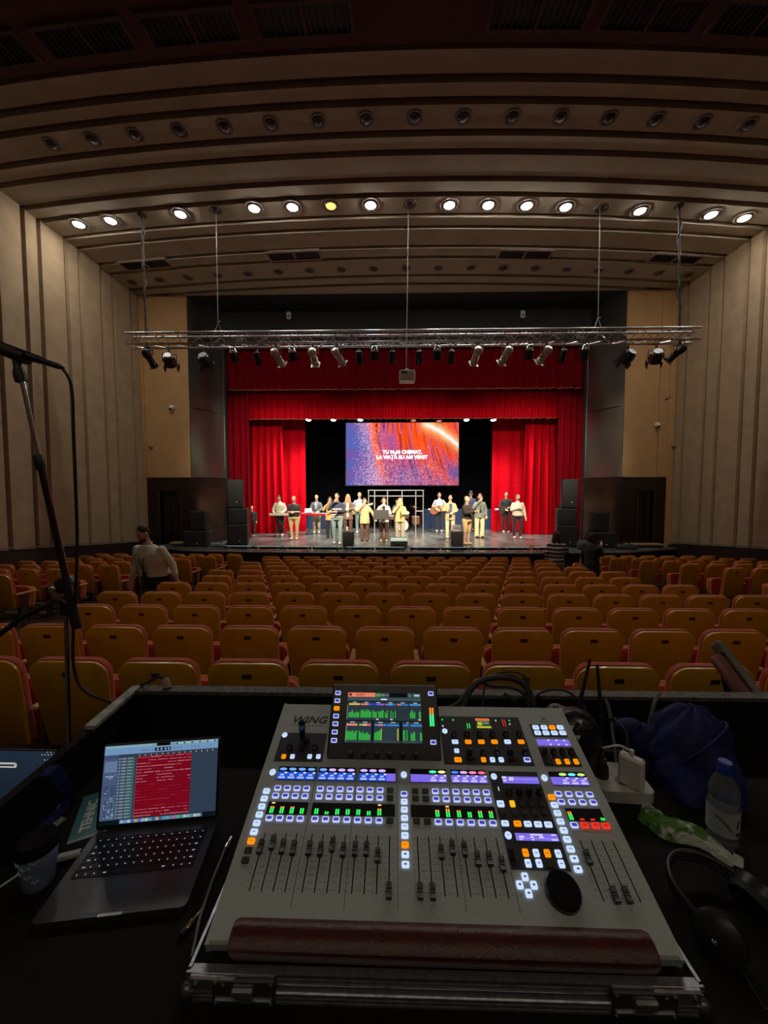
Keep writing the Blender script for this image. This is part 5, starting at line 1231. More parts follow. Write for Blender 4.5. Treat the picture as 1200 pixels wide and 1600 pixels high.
led(729, 1131, 731.5, 1138.5, GRN, 'level_meter'); led(732.5, 1131, 735, 1138.5, GRN, 'level_meter'); led(784.5, 1125, 787, 1135.5, RB, 'level_meter'); led(788, 1125, 790.5, 1135.5, RB, 'level_meter')
for px, py, c in ((691, 1125, GRN), (708, 1125.5, GRN), (795.5, 1126.5, GRN), (692, 1135, WB), (796.5, 1132, WB), (774.5, 1126.5, WB)): led(px-1, py-1, px+1, py+1, c, 'signal_led')
# logos
BLT = M('console_print', (.02, .02, .022), .5)
u0, v = UV(457, 1125.5); u1, _ = UV(509, 1126)
text('logo_lettering', 'WING', .034, BLT, con, Matrix.Translation(((u0+u1)/2, v+.001, .0006)), .0002, shear=.28, sx=1.13, bold=.0006)
rect(u0, u1-.005, v-.0185, v-.0177, M('print_grey', (.2, .2, .2), .5), 'logo_line', con, 0, .0006)
u, v = UV(850, 1125); MB().prism([(-.006, .0), (.006, .0), (0, .012)], 0, .0006, (u, v, 0)).build('maker_logo', M('print_grey', (.2, .2, .2), .5), con)
text('maker_name', 'behringer', .0075, M('print_grey', (.2, .2, .2), .5), con, Matrix.Translation((u, v-.006, .0006)), .0002)
# little gooseneck lamp on the back left
u, v = UV(472, 1158)
g = MB().lathe([(.008, 0), (.008, .03), (.0095, .032), (.0095, .055), (.005, .062)], 14, (u, v+.008, 0), (0, .15, 1)).build('lamp_socket', CBLK, con, 40)
MB().lathe([(.0098, .036), (.0098, .05)], 14, (u, v+.008, 0), (0, .15, 1)).build('lamp_ring', M('blue_ring', (.1, .25, .4), .25, .5), g)
MB().cbox((u+.013, v-.003, .008), (.02, .014, .012), .003).build('lamp_joint', CBLK, g)
# ---- hinged touch screen
sa = math.radians(32.); SD = Vector((0, math.cos(sa), math.sin(sa))); SNn = Vector((1, 0, 0)).cross(SD)
SM = Matrix.Translation((0, .3635, 0)) @ Matrix((Vector((1, 0, 0)), SD, SNn)).transposed().to_4x4()
sp = MB().cbox((-.1145, .0985, -.011), (.317, .197, .022), .004).build('screen_housing', CBLK, con, 30); sp.matrix_local = SM
MB().hull([(-.25, .40, 0), (.02, .40, 0), (-.25, .46, 0), (.02, .46, 0), (-.25, .46, .028), (.02, .46, .028)]).build('screen_foot', CBLK, con)
G2, G3 = srgb(48, 62, 70), srgb(20, 28, 34)
R_ = []
def sr(x0, y0, x1, y1, c, L_=1):                                  # crop coordinates of the photographed picture
    fx = lambda x: -.2245+(x-262)/(950-262)*.2173; fy = lambda y: .1728-(y-128)/(605-128)*.1303
    R_.append((fx(x0), fy(y1), fx(x1), fy(y0), c, L_))
sr(262, 128, 950, 605, G2, 0); sr(262, 130, 520, 172, srgb(255, 140, 110)); sr(272, 138, 298, 162, srgb(110, 40, 40), 2); sr(340, 143, 420, 157, srgb(200, 90, 70), 2)
sr(524, 135, 574, 170, srgb(90, 160, 80)); sr(580, 140, 610, 165, srgb(120, 140, 150)); sr(615, 140, 650, 165, srgb(90, 110, 120)); sr(655, 130, 825, 174, (.004, .006, .008)); sr(830, 138, 862, 170, srgb(90, 110, 120)); sr(880, 138, 945, 170, srgb(70, 120, 120)); sr(890, 146, 935, 160, (.7, .8, .85), 2)
sr(262, 178, 950, 212, srgb(70, 85, 92)); sr(575, 188, 632, 203, (.75, .8, .85), 2); sr(262, 212, 950, 222, G3); sr(262, 400, 950, 412, G3)
cols = [(278, 380), (388, 492), (500, 605), (614, 718), (727, 830), (845, 948)]
hc = [[(255, 205, 90)]*3, [(255, 140, 120), (255, 140, 120), (60, 100, 230)], [(50, 70, 220), (140, 100, 220), (150, 110, 220)], [(150, 110, 220), (60, 190, 230), (60, 120, 220)], [(240, 120, 110), (50, 130, 220), (50, 130, 220)], [(80, 160, 230)]*3]
for i, (a, b) in enumerate(cols):
    sr(a-5, 222, a-2, 400, G3, 2); sr(a+35, 224, a+70, 232, (.6, .65, .7), 2)
    for k in range(3): sr(a+(b-a)*k/3, 238, a+(b-a)*(k+1)/3, 254, srgb(*hc[i][k]), 2)
    nb_ = 10
    for k in range(nb_):
        h_ = [rnd.uniform(35, 75), rnd.uniform(55, 88), rnd.uniform(50, 75), rnd.uniform(20, 75), 0, rnd.uniform(40, 80)][i]
        if (i == 3 and k in (3, 4, 6, 8)) or (i == 5 and 5 <= k <= 7) or (i == 2 and k == 4): h_ = 0
        x0_ = a+(b-a)*k/nb_; sr(x0_+1, 375-max(h_, 0), x0_+(b-a)/nb_*.7, 375, srgb(60, 215, 70), 2) if h_ else sr(x0_+2, 290, x0_+4, 378, srgb(30, 38, 45), 2)
sr(262, 255, 270, 390, srgb(120, 135, 140), 2); sr(245+17, 455, 270, 600, srgb(120, 135, 140), 2)
for x in (535, 665, 922): sr(x, 383, x+22, 396, (.7, .75, .6), 2)
cols2 = [(266, 366), (382, 488), (522, 630), (638, 744), (780, 832), (848, 952)]; hc2 = [[(255, 160, 130)]*3, [(160, 190, 60), (250, 200, 170), (255, 110, 120)], [(70, 150, 220), (240, 130, 120), (80, 140, 230)], [(60, 140, 230)]*3, [(60, 140, 230)]*3, [(60, 140, 230)]*3]
sr(495, 412, 516, 605, (.006, .008, .01), 1); sr(748, 412, 776, 605, (.006, .008, .01), 1)
for i, (a, b) in enumerate(cols2):
    sr(a+32, 415, min(a+75, b), 423, (.6, .65, .7), 2)
    for k in range(3): sr(a+(b-a)*k/3, 434, a+(b-a)*(k+1)/3, 452, srgb(*hc2[i][k]), 2)
    for k in range(10 if i != 4 else 5):
        h_ = [rnd.uniform(62, 88), rnd.uniform(50, 85), 66+k*6, 0, 95, rnd.uniform(55, 80)][i]
        if (i == 2 and k > 5) or (i == 5 and 4 <= k <= 7) or (i == 4 and k in (2, 4)): h_ = 0
        n_ = 10 if i != 4 else 5; x0_ = a+(b-a)*k/n_
        if h_: sr(x0_+1, 582-h_, x0_+(b-a)/n_*.72, 582, srgb(60, 215, 70), 2)
    if i == 3: sr(728, 475, 740, 582, srgb(190, 190, 60), 2)
    if i == 2: sr(582, 475, 588, 582, srgb(200, 200, 80), 3)
sr(262, 586, 950, 604, srgb(60, 74, 82), 1)
paint('touch_display', con, R_, SM @ Matrix.Translation((0, 0, .0002)), Escreen('console_display', .8), .0002)
for k, d_ in enumerate((.1702, .1489, .1282, .1079, .088, .067, .0465)):
    o = link('button', BM['o' if k == 2 else 'b'], con); o.matrix_local = SM @ Matrix.Translation((-.2552, d_, 0))
for d_ in (.1719, .046): o = link('button', BM['b'], con); o.matrix_local = SM @ Matrix.Translation((.0234, d_, 0))
for k in range(6): o = link('knob', KM, con); o.matrix_local = SM @ Matrix.Translation((-.206+.036*k, .0158, 0)); link('pointer', KPM, o, (0, 0, 0))
mg, mo = MB(), MB()
for c_ in (-1, 1):
    for k in range(16):
        (mg if k < 10 else mo).bb((.0227+c_*.0036-.0026, .086+.0030*k, .0005), (.0227+c_*.0036+.0026, .0885+.0030*k, .0015))
o = mg.build('main_meter', E('main_green', (.04, .95, .25), 1.4), con); o.matrix_local = SM; o2 = mo.build('main_meter_peak', LORG, con); o2.matrix_local = SM

# ================================================================ THINGS ON AND AROUND THE DESK
# ---- laptop
LA_, LH = .1393, Vector((-.6379, .9825, ZC-.9072))
SPACE = M('laptop_grey', (.10, .10, .105), .38, .7); KEYB = M('key_black', (.012, .012, .013), .45); LEG = E('key_backlight', (.8, .85, 1.), .42)
lp = thing('laptop', 'open grey laptop showing red audio tracks on its screen', 'laptop', (LH.x, LH.y, TT), LA_)
LW_, LD_ = .3126, .2212; lh = LH.z-TT
MB().prism(rrect(LW_, LD_, .012, 4, 0, -LD_/2), .0, lh).build('base', SPACE, lp, 30)
MB().bb((-.137, -.128, lh), (.137, -.022, lh+.0004)).build('keyboard_well', KEYB, lp)
kc = MB().prism(rrect(.0158, .0150, .002, 2), 0, .0012).mesh('key', None); kw = .0192
def keymesh(w_, h_, leg):
    m = MB().prism(rrect(w_, h_, .0018, 2), 0, .0011); nf = len(m.f)
    if leg: m.bb((-leg/2, -.0012, .0011), (leg/2, .0012, .00125))
    me = m.mesh('key', KEYB); me.materials.append(LEG)
    for p_ in me.polygons[nf:]: p_.material_index = 1
    return me
K1, KW, KF = keymesh(.0165, .0152, .0030), keymesh(.028, .0152, .007), keymesh(.0165, .0085, .0028); KSP = keymesh(.095, .0152, 0)
for r in range(6):
    y = -.030-.0182*r; n_ = 14
    if r == 5:
        for x, m in ((-.127, K1), (-.108, K1), (-.089, K1), (-.066, KW), (.0, KSP), (.066, KW), (.089, K1), (.108, K1), (.127, K1)): link('key', m, lp, (x, y, lh+.0004))
    else:
        for k in range(n_): link('key', KF if r == 0 else (KW if (k in (0, n_-1) and r > 1) else K1), lp, (-.127+.254*k/(n_-1)+(.004 if k == 0 and r > 1 else -.004 if k == n_-1 and r > 1 else 0), y, lh+.0004))
MB().prism(rrect(.13, .075, .004, 3, 0, -.176), lh-.0002, lh+.0003).build('trackpad', M('trackpad_grey', (.11, .11, .115), .3, .6), lp)
MB().prism(rrect(.05, .006, .0025, 3, .0, -LD_+.002), lh-.0015, lh+.0006).build('lid_notch', M('notch_silver', (.55, .55, .56), .3, .7), lp)
ll = 1.3556; LB_ = Matrix.Translation((0, 0, lh+.002)) @ Matrix.Rotation(ll, 4, 'X')
lid = MB().prism(rrect(LW_, .2122, .010, 4, 0, .1061), -.005, .0).build('lid', SPACE, lp, 30); lid.matrix_local = LB_
bz = MB().prism(rrect(LW_-.004, .2082, .008, 4, 0, .1066), .0, .0005).build('bezel', CBLK, lp); bz.matrix_local = LB_
R2 = []; sw, sh0, sh1 = LW_-.014, .012, .2085
def lr(x0, y0, x1, y1, c, L_=1): R2.append((-sw/2+sw*x0, sh0+(sh1-sh0)*y0, -sw/2+sw*x1, sh0+(sh1-sh0)*y1, c, L_))
rn = random.Random(9)
lr(0, 0, 1, 1, srgb(58, 74, 96), 0); lr(0, .955, 1, 1, srgb(140, 185, 205)); lr(0, .88, 1, .957, srgb(135, 178, 228)); lr(.45, .962, .57, 1, (.002, .002, .003), 3)
for k in range(14): lr(.02+.028*k, .972, .036+.028*k, .984, srgb(215, 230, 240), 2)
for k in range(16): lr(.62+.023*k, .970, .634+.023*k, .986, srgb(230, 240, 250) if k % 3 else srgb(40, 60, 80), 2)
lr(.435, .897, .575, .94, (.004, .005, .01), 2)
for x in (.452, .485, .52, .548): lr(x, .908, x+.016, .93, srgb(190, 210, 235), 3)
for x in (.32, .34, .36, .38, .41, .6, .63, .66, .76, .79, .82, .93): lr(x, .91, x+.012, .925, srgb(90, 120, 165), 2)
lr(0, .83, 1, .88, srgb(62, 70, 84)); lr(.0, .83, .13, .88, srgb(75, 95, 130), 2)
for k in range(14): lr(.30+.05*k, .845, .308+.05*k, .862, srgb(215, 220, 230), 3)
lr(0, .06, .125, .83, srgb(88, 108, 145)); lr(.01, .66, .115, .80, srgb(120, 145, 185), 2); lr(.02, .60, .09, .615, srgb(170, 195, 225), 2); lr(.01, .36, .06, .5, srgb(72, 92, 128), 2); lr(.07, .36, .115, .5, srgb(72, 92, 128), 2)
for k in range(26): x, y = rn.uniform(.01, .1), rn.uniform(.08, .62); lr(x, y, x+rn.uniform(.008, .028), y+.009, srgb(185, 205, 230), 3)
lr(.035, .1, .04, .3, (.01, .015, .02), 3); lr(.09, .1, .095, .3, (.01, .015, .02), 3); lr(.125, .06, .285, .83, srgb(72, 88, 112))
nr = 20; y0, y1 = .065, .845
lr(.285, y0, .765, y1, srgb(120, 8, 28), 1)
for k in range(nr):
    a, b = y0+(y1-y0)*k/nr, y0+(y1-y0)*(k+1)/nr; h_ = b-a
    lr(.285, a+h_*.08, .765, a+h_*.92, srgb(150, 14, 38), 2)
    st = [.9, .9, .95, .25, .25, .3, .3, .35, .3, .3, .45, .8, .6, .9, .9, .85, .85, .8, .7, 1.][k]
    x = .285
    while x < .76:
        wd = rn.uniform(.02, .12); e_ = min(.763, x+wd)
        if rn.random() < st: lr(x, a+h_*.40, e_, a+h_*(.40+.08+.14*rn.random()*st), srgb(238, 165, 175) if st > .5 else srgb(195, 70, 85), 3)
        x += wd+rn.uniform(.003, .02)
    lr(.128, a+h_*.1, .283, a+h_*.9, srgb(84, 104, 124), 2); lr(.2, a+h_*.2, .262, a+h_*.8, srgb(78, 128, 118), 3); lr(.133, a+h_*.3, .14, a+h_*.7, (.6, .68, .78), 3); lr(.155, a+h_*.35, .19, a+h_*.6, (.5, .58, .68), 3); lr(.205, a+h_*.4, .245, a+h_*.55, (.55, .68, .72), 4); lr(.268, a+h_*.2, .28, a+h_*.8, (.02, .03, .05), 3)
lr(0, 0, 1, .06, srgb(16, 30, 34)); lr(.17, .008, .88, .052, srgb(120, 150, 190), 2)
dock = [(180, 200, 230), (120, 170, 240), (225, 225, 230), (60, 120, 230), (250, 180, 60), (90, 130, 220), (180, 210, 240), (230, 235, 240), (90, 200, 170), (60, 90, 220), (230, 190, 60), (60, 100, 220), (90, 190, 140), (110, 190, 220), (130, 140, 200), (210, 120, 160), (90, 200, 160), (60, 190, 110), (200, 220, 240), (170, 200, 230), (80, 180, 170), (220, 235, 245), (200, 210, 225)]
for k, c in enumerate(dock): lr(.178+.03*k, .012, .202+.03*k, .048, srgb(*c), 3)
paint('screen_picture', lp, R2, LB_ @ Matrix.Translation((0, 0, .0005)), Escreen('laptop_display', .62), .00012)

# ---- second screen standing beyond the side rim
sx, sy = PY(74, 1192, 1.66).x, 1.66
t = thing('side_case', 'low black case standing beside the sound desk', 'case', (-1.82, 1.665, floor_z(1.665)))
MB().cbox((0, 0, .132), (.78, .4, .24), .015).build('case_body', LAM, t); MB().bb((-.39, -.206, .21), (.39, -.20, .25)).build('edge_rail', RAIL, t); MB().bb((-.05, -.212, .13), (.05, -.20, .2)).build('latch', RAIL, t)
for ax_ in (-.33, .33):
    for ay_ in (-.15, .15): MB().lathe([(.03, 0), (.03, .012)], 10, (ax_, ay_, 0)).build('foot', RUBBER, t)
bz_ = floor_z(1.665)+.252
t = thing('second_laptop', 'dark laptop screen cut by the frame edge beside the sound desk', 'laptop', (sx-.20, 1.57, bz_))
MB().prism(rrect(.40, .20, .01, 3, 0, -.02), 0, .016).build('base', SPACE, t, 30); MB().bb((-.17, -.06, .016), (.17, .05, .0175)).build('keyboard', KEYB, t)
zt = PY(40, 1187, 1.66).z-bz_; LB2 = Matrix.Translation((0, .09, .016)) @ Matrix.Rotation(1.42, 4, 'X')
o = MB().prism(rrect(.40, zt, .01, 3, 0, zt/2), -.006, 0).build('lid', SPACE, t, 30); o.matrix_local = LB2
R3 = [(-.195, .01+(zt-.016)*k/10, .195, .01+(zt-.016)*(k+1)/10, tuple(c*(.5+.06*k) for c in srgb(34, 46, 62)), 0) for k in range(10)]
for x, y in ((.13, .93), (.145, .93), (.16, .93), (.175, .93), (.155, .965), (.172, .965), (.16, .86), (.145, .86)): R3.append((x, zt*y, x+.005, zt*y+.004, (.55, .6, .66), 1))
R3 += [(-.1, zt*.80, .008, zt*.825, (.55, .55, .5), 1), (-.1, zt*.755, .012, zt*.775, (.55, .55, .5), 1), (.004, zt*.765, .016, zt*.81, (.55, .55, .5), 1)]
paint('screen_picture', t, R3, LB2 @ Matrix.Translation((0, 0, .0004)), Escreen('second_display', .8), .0002)

# ---- paper cup with a black lid
c = PZ(44, 1398, TT)
t = thing('blue_cup', 'pale blue paper cup with a dark lid beside the laptop', 'cup', (c.x, c.y+.028, TT))
CUPM = M('cup_blue', (.36, .52, .80), .6, noise=(30, .25))
MB().lathe([(.027, 0), (.029, .002), (.040, .092), (.041, .094), (.036, .092), (.026, .005)], 28).build('cup_wall', CUPM, t, 40)
MB().lathe([(.0425, .088), (.043, .098), (.038, .106), (.036, .112), (.002, .110)], 28).build('lid', M('lid_black', (.004, .004, .005), .7, spec=.1), t, 40)
for k, (a, z, s_) in enumerate(((-.5, .075, 1), (.05, .068, 1.3), (-.45, .052, .8), (.15, .045, 1), (.6, .08, 1), (.55, .03, .8))):
    an = -math.pi/2+a; r = .0293+(.0405-.0293)*z/.092+.0006
    pts = [Vector((math.cos(an+.5*s_*(i/5-.5))*r, math.sin(an+.5*s_*(i/5-.5))*r, z+.004*math.sin(i*1.9))) for i in range(6)]
    MB().tube(pts, .0009, 5).build('printed_wave', M('cup_print', (.55, .70, .9), .6), t)
# ---- teal staff card
p0, p1 = PZ(131, 1246, TT), PZ(105, 1318, TT); d = (p1-p0); ln = d.length; ang = math.atan2(d.y, d.x)
t = thing('staff_card', 'teal TEHNIC staff card lying between cup and laptop', 'card', (p0.x, p0.y, TT), ang+math.pi/2)
MB().bb((.0, -ln, 0), (.085, .0, .003)).build('card', M('card_teal', (.045, .17, .22), .5, emit=0), t)
MB().bb((.0, -ln-.006, 0), (.085, -ln, .0036)).build('card_edge', M('card_edge', (.3, .32, .34), .4), t); MB().tube([(.075, -ln, .003), (.082, -ln-.004, .010)], .003, 8).build('clip', CHROME, t)
text('lettering', 'TEHNIC', .033, M('card_letter', (.55, .64, .62), .6), t, Matrix.Translation((.032, -ln*.52, .0032)) @ Matrix.Rotation(math.pi/2, 4, 'Z'), .0002, bold=.0013)
# ---- blue lanyard with a white printed tag
BLU = M('dark_blue_cloth2', (.012, .02, .14), .8, noise=(60, .3))
t = thing('blue_lanyard', 'dark blue lanyard ribbon with a white printed tag in front of the card', 'lanyard', PZ(85, 1265, TT))
o_ = Vector(t.location); pth = [PZ(x, y, TT+h)-o_ for x, y, h in ((58, 1214, .12), (70, 1206, .165), (86, 1204, .172), (98, 1222, .13), (108, 1242, .05), (98, 1264, .02), (80, 1280, .012), (66, 1296, .01))]
mb = MB()
for i in range(len(pth)-1):
    a, b = pth[i], pth[i+1]; s_ = (b-a).cross(Vector((0, -.4, 1))).normalized()*.014
    q = [a-s_, a+s_, b+s_, b-s_]; mb.hull([v+Vector((0, 0, dz_)) for v in q for dz_ in (0, .003)])
mb.build('ribbon', BLU, t)
MB().cbox(PZ(82, 1270, TT)-o_+Vector((0, 0, .012)), (.022, .05, .006), .002, Matrix.Rotation(-.5, 3, 'Z')).build('tag', M('tag_white', (.42, .42, .46), .6), t); MB().cbox(PZ(92, 1290, TT)-o_+Vector((0, 0, .01)), (.02, .03, .006), .002, Matrix.Rotation(-.2, 3, 'Z')).build('tag', M('tag_grey', (.25, .24, .2), .6, noise=(120, .7)), t)
# ---- small adapter and cables on the left
t = thing('white_adapter', 'small white plug adapter lying against the laptop', 'adapter', PZ(108, 1340, TT)); MB().cbox((0, 0, .006), (.05, .018, .012), .003, Matrix.Rotation(.35, 3, 'Z')).build('plug', WHITEP, t); MB().cbox((-.045, -.016, .005), (.03, .008, .008), .002, Matrix.Rotation(.25, 3, 'Z')).build('strain_relief', WHITEP, t); MB().tube([(.0, .0, .006), (.03, .012, .006)], .005, 8).build('tip', CHROME, t)
t = thing('white_cable', 'thin white cable running past the blue cup', 'cable', PZ(12, 1380, TT)); o_ = Vector(t.location)
MB().tube([PZ(x, y, TT)-o_+Vector((0, 0, .003)) for x, y in ((-30, 1402), (0, 1388), (24, 1372), (40, 1352))], .0025, 6).build('wire', WHITEP, t); MB().cbox(PZ(42, 1350, TT)-o_+Vector((0, 0, .004)), (.012, .02, .008), .002).build('plug', WHITEP, t)
t = thing('jack_plug', 'small golden jack plug lying beside the console', 'plug', PZ(298, 1440, TT)); MB().lathe([(.004, 0), (.0055, .002), (.0055, .018), (.003, .02), (.003, .045), (.001, .05)], 12, (-.0, -.02, .006), (.35, .9, .0)).build('sleeve', M('gold', (.5, .42, .2), .3, 1.), t, 40); MB().lathe([(.0065, 0), (.0065, .012)], 12, (-.004, -.032, .0066), (.35, .9, 0)).build('grip', BLKPL, t, 40)
t = thing('thin_console_cable', 'grey cable running along the console edge by the laptop', 'cable', PZ(330, 1440, TT)); o_ = Vector(t.location)
MB().tube([PZ(x, y, TT)-o_+Vector((0, 0, .006)) for x, y in ((352, 1330), (330, 1385), (312, 1440), (300, 1500))], .004, 6).build('wire', M('cable_grey', (.16, .16, .15), .5), t, 60); MB().lathe([(.006, 0), (.006, .03)], 10, PZ(352, 1330, TT)-o_+Vector((0, 0, .007)), (.1, 1, 0)).build('plug', CHROME, t)
# ---- plug on the back rim
p = PY(262, 1078, yb_+.02); t = thing('rim_plug', 'pale cable connector standing on the back rim of the desk', 'plug', (p.x, yb_+.02, RIMZ+.014))
MB().lathe([(.013, 0), (.012, .035), (.009, .04)], 12, (0, 0, 0), (-.2, 0, 1)).build('sleeve', M('plug_pink', (.42, .33, .31), .5), t, 40); MB().tube([(-.008, 0, .038), (-.03, 0, .047), (-.08, 0, .02), (-.11, .01, .004)], .005, 6).build('cable', RUBBER, t, 60); MB().lathe([(.015, 0), (.015, .006)], 12).build('collar', STEEL, t)

# ---- microphone on its boom stand
YM = 1.52
def mp(x, y, Y=YM): return PY(x, y, Y)
b0 = mp(103, 1180); clutch = mp(103, 918); fz = floor_z(YM)
t = thing('microphone_stand', 'tall boom microphone stand beside the sound desk', 'microphone stand', (b0.x, YM, fz)); o_ = Vector(t.location)
MB().tube([(0, 0, .02), (clutch.x-b0.x, 0, clutch.z-fz-.03)], .010, 12).build('pole', CHROME, t, 40); MB().tube([(0, 0, .02), (.0, 0, .72)], .013, 12).build('lower_pole', STEEL, t, 40)
for k in range(3): a = k*2.094+math.pi/2; MB().tube([(0, 0, .16), (.26*math.cos(a), .26*math.sin(a), .012)], .010, 8).ell((.26*math.cos(a), .26*math.sin(a), .012), (.02, .02, .012)).build('leg', BLKM, t)
MB().lathe([(.022, 0), (.024, .02), (.024, .07), (.018, .08)], 14, clutch-o_-Vector((0, 0, .11))).build('clutch', BLKPL, t, 40)
bt, bb_ = mp(44, 588), mp(130, 978)
bd = (bt-bb_).normalized()
MB().tube([bb_-o_+Vector((0, -.03, 0)), mp(112, 900)-o_+Vector((0, -.03, 0))], [.019, .016], 12).build('counterweight', BLKPL, t, 40)
MB().tube([mp(113, 900)-o_+Vector((0, -.03, 0)), mp(73, 722)-o_+Vector((0, -.03, 0))], .0125, 12).build('boom_lower', M('boom_dark', (.10, .06, .06), .25, .9), t, 40)
MB().tube([mp(73, 722)-o_+Vector((0, -.03, 0)), bt-o_+Vector((0, -.03, 0))], .0095, 12).build('boom', CHROME, t, 40)
MB().lathe([(.016, 0), (.018, .015), (.018, .05), (.013, .06)], 12, mp(75, 735)-o_+Vector((0, -.03, 0)), bd).build('boom_collar', BLKPL, t, 40)
MB().lathe([(.03, -.03), (.034, -.02), (.034, .02), (.03, .03)], 16, mp(108, 912)-o_+Vector((0, -.01, 0)), (0, 1, 0)).build('pivot', BLKPL, t, 40)
MB().tube([mp(104, 920)-o_+Vector((0, -.06, 0)), mp(124, 935)-o_+Vector((0, -.06, 0))], .005, 8).build('lever', CHROME, t); MB().ell(mp(99, 916)-o_+Vector((0, -.05, 0)), (.018, .014, .018)).build('wing_nut', CHROME, t, 60)
MB().lathe([(.020, 0), (.021, .03), (.014, .06), (.012, .10)], 14, bt-o_+Vector((0, -.03, -.03)), bd).build('clip_stem', BLKPL, t, 40)
q0, q1 = mp(10, 545)+Vector((0, -.03, 0)), mp(54, 560)+Vector((0, -.03, 0)); md = (q1-q0).normalized()
MB().tube([q0.lerp(q1, .15)-o_-Vector((0, 0, .01)), q1-o_-Vector((0, 0, .01))], [.022, .026], 12).build('clip', BLKPL, t, 40)
t2 = thing('microphone', 'black vocal microphone clipped on top of the boom stand', 'microphone', q1)
MB().tube([-md*.30, -md*.16, md*.05, md*.065], [.026, .021, .0155, .012], 14).build('body', BLKM, t2, 40); MB().ell(-md*.32, (.034, .034, .034)).build('grille', STEEL, t2, 60); MB().tube([md*.06, md*.13, md*.15], [.012, .011, .005], 12).build('connector', BLKPL, t2, 40); MB().tube([-md*.30, -md*.27], .029, 14).build('ring', STEEL, t2, 40)
t3 = thing('microphone_cable', 'black microphone cable hanging in a loop from the boom stand', 'cable', q1); o_ = Vector(t3.location)
cp = [q1+md*.14]+[mp(x, y)+Vector((0, -.03, 0)) for x, y in ((106, 578), (118, 595), (123, 620), (125, 680), (128, 760), (130, 840), (128, 920), (124, 985), (124, 1030), (132, 1062), (148, 1078), (168, 1086), (184, 1092))]
sm_ = []
for i in range(len(cp)-1):
    a, b, c2, d2 = cp[max(i-1, 0)], cp[i], cp[i+1], cp[min(i+2, len(cp)-1)]
    for k in range(5): u = k/5; sm_.append(.5*((2*b)+(c2-a)*u+(2*a-5*b+4*c2-d2)*u*u+(3*b-a-3*c2+d2)*u**3)-o_)
sm_.append(cp[-1]-o_); MB().tube(sm_, .0055, 8).build('wire', RUBBER, t3, 60); MB().lathe([(.009, 0), (.009, .04), (.006, .05)], 10, cp[-1]-o_, (.8, .0, -.2)).build('connector', STEEL, t3)
t4 = thing('stand_cable', 'thick black cable bundle looping off the boom stand clutch', 'cable', mp(98, 940)); o_ = Vector(t4.location)
MB().tube([mp(x, y)-o_+Vector((0, -.05, 0)) for x, y in ((100, 938), (80, 945), (55, 957), (35, 972), (10, 990), (-20, 1010))], .011, 8).build('wire', RUBBER, t4, 60); MB().tube([mp(100, 938)-o_+Vector((0, -.05, 0)), mp(92, 941)-o_+Vector((0, -.05, 0))], .015, 8).build('tie', BLKPL, t4)

# ---- cables, pouch and antennas behind the console
YR = 1.36
def loop(pts, Y, r, name, label, mat=RUBBER):
    w_ = [PY(x, y, Y+dy) for x, y, dy in pts]; t = thing(name, label, 'cable', w_[0]); o_ = w_[0].copy(); sm_ = []
    for i in range(len(w_)-1):
        a, b, c2, d2 = w_[max(i-1, 0)], w_[i], w_[i+1], w_[min(i+2, len(w_)-1)]
        for k in range(5): u = k/5; sm_.append(.5*((2*b)+(c2-a)*u+(2*a-5*b+4*c2-d2)*u*u+(3*b-a-3*c2+d2)*u**3)-o_)
    sm_.append(w_[-1]-o_); MB().tube(sm_, r, 8).build('wire', mat, t, 60); MB().lathe([(r*1.8, 0), (r*1.8, .03)], 8, w_[-1]-o_, (sm_[-1]-sm_[-2])).build('plug', BLKPL, t); return t
DKC = M('cable_dark', (.03, .03, .03), .5)
loop([(700, 1115, 0), (722, 1105, 0), (735, 1078, .02), (755, 1062, .04), (790, 1058, .05), (815, 1066, .04), (828, 1085, .02), (836, 1110, 0)], YR, .012, 'thick_cable', 'thick black multicore cable arching over the back rim of the desk', DKC)
loop([(694, 1108, 0), (716, 1098, 0), (730, 1080, .03), (748, 1066, .05), (770, 1072, .05), (800, 1074, .05), (822, 1088, .03), (826, 1118, 0)], YR, .007, 'looped_cable', 'thin black cable looped beside the thick multicore', DKC)
loop([(754, 1110, 0), (756, 1080, .02), (762, 1060, .05), (785, 1050, .06), (812, 1052, .05), (825, 1066, .03), (826, 1100, 0)], YR, .004, 'looped_cable', 'thinnest black cable making the tallest loop over the rim', DKC)
loop([(788, 1084, .02), (800, 1092, .0), (808, 1104, 0), (812, 1120, 0)], YR, .006, 'looped_cable', 'short black cable end curling down inside the rim', DKC)
loop([(828, 1112, 0), (834, 1092, .02), (850, 1080, .03), (880, 1078, .03), (905, 1095, .0), (920, 1120, -.03)], YR, .005, 'looped_cable', 'black cable curving over the dark pouch', DKC)
loop([(946, 1092, .0), (952, 1110, -.02), (957, 1145, -.05), (963, 1200, -.1)], YR, .006, 'hanging_cable', 'grey cable dropping from the rim beside the antennas', M('cable_grey', (.16, .16, .15), .5))
loop([(1030, 1083, .04), (1022, 1100, .02), (1012, 1140, 0), (1004, 1195, -.06)], YR, .007, 'hanging_cable', 'grey cable dropping from the rim beside the blue bag', M('cable_grey', (.16, .16, .15), .5))
pc_ = PY(898, 1128, 1.22); t = thing('dark_pouch', 'dark shiny pouch with white triangles beside the console', 'bag', (pc_.x, 1.22, TT)); o_ = Vector(t.location)
ec, er = Vector((0, 0, .112)), Vector((.088, .075, .112))
mb = MB().ell(ec, er, 18, 12).ell((-.045, .03, .175), (.04, .04, .045), 12, 8).ell((.05, .0, .05), (.05, .06, .05), 12, 8)
blob('pouch_body', mb, M('pouch_shiny', (.010, .011, .014), .32, bump=(18, .7)), t, .008)
TRI = M('white_print', (.6, .6, .62), .5)
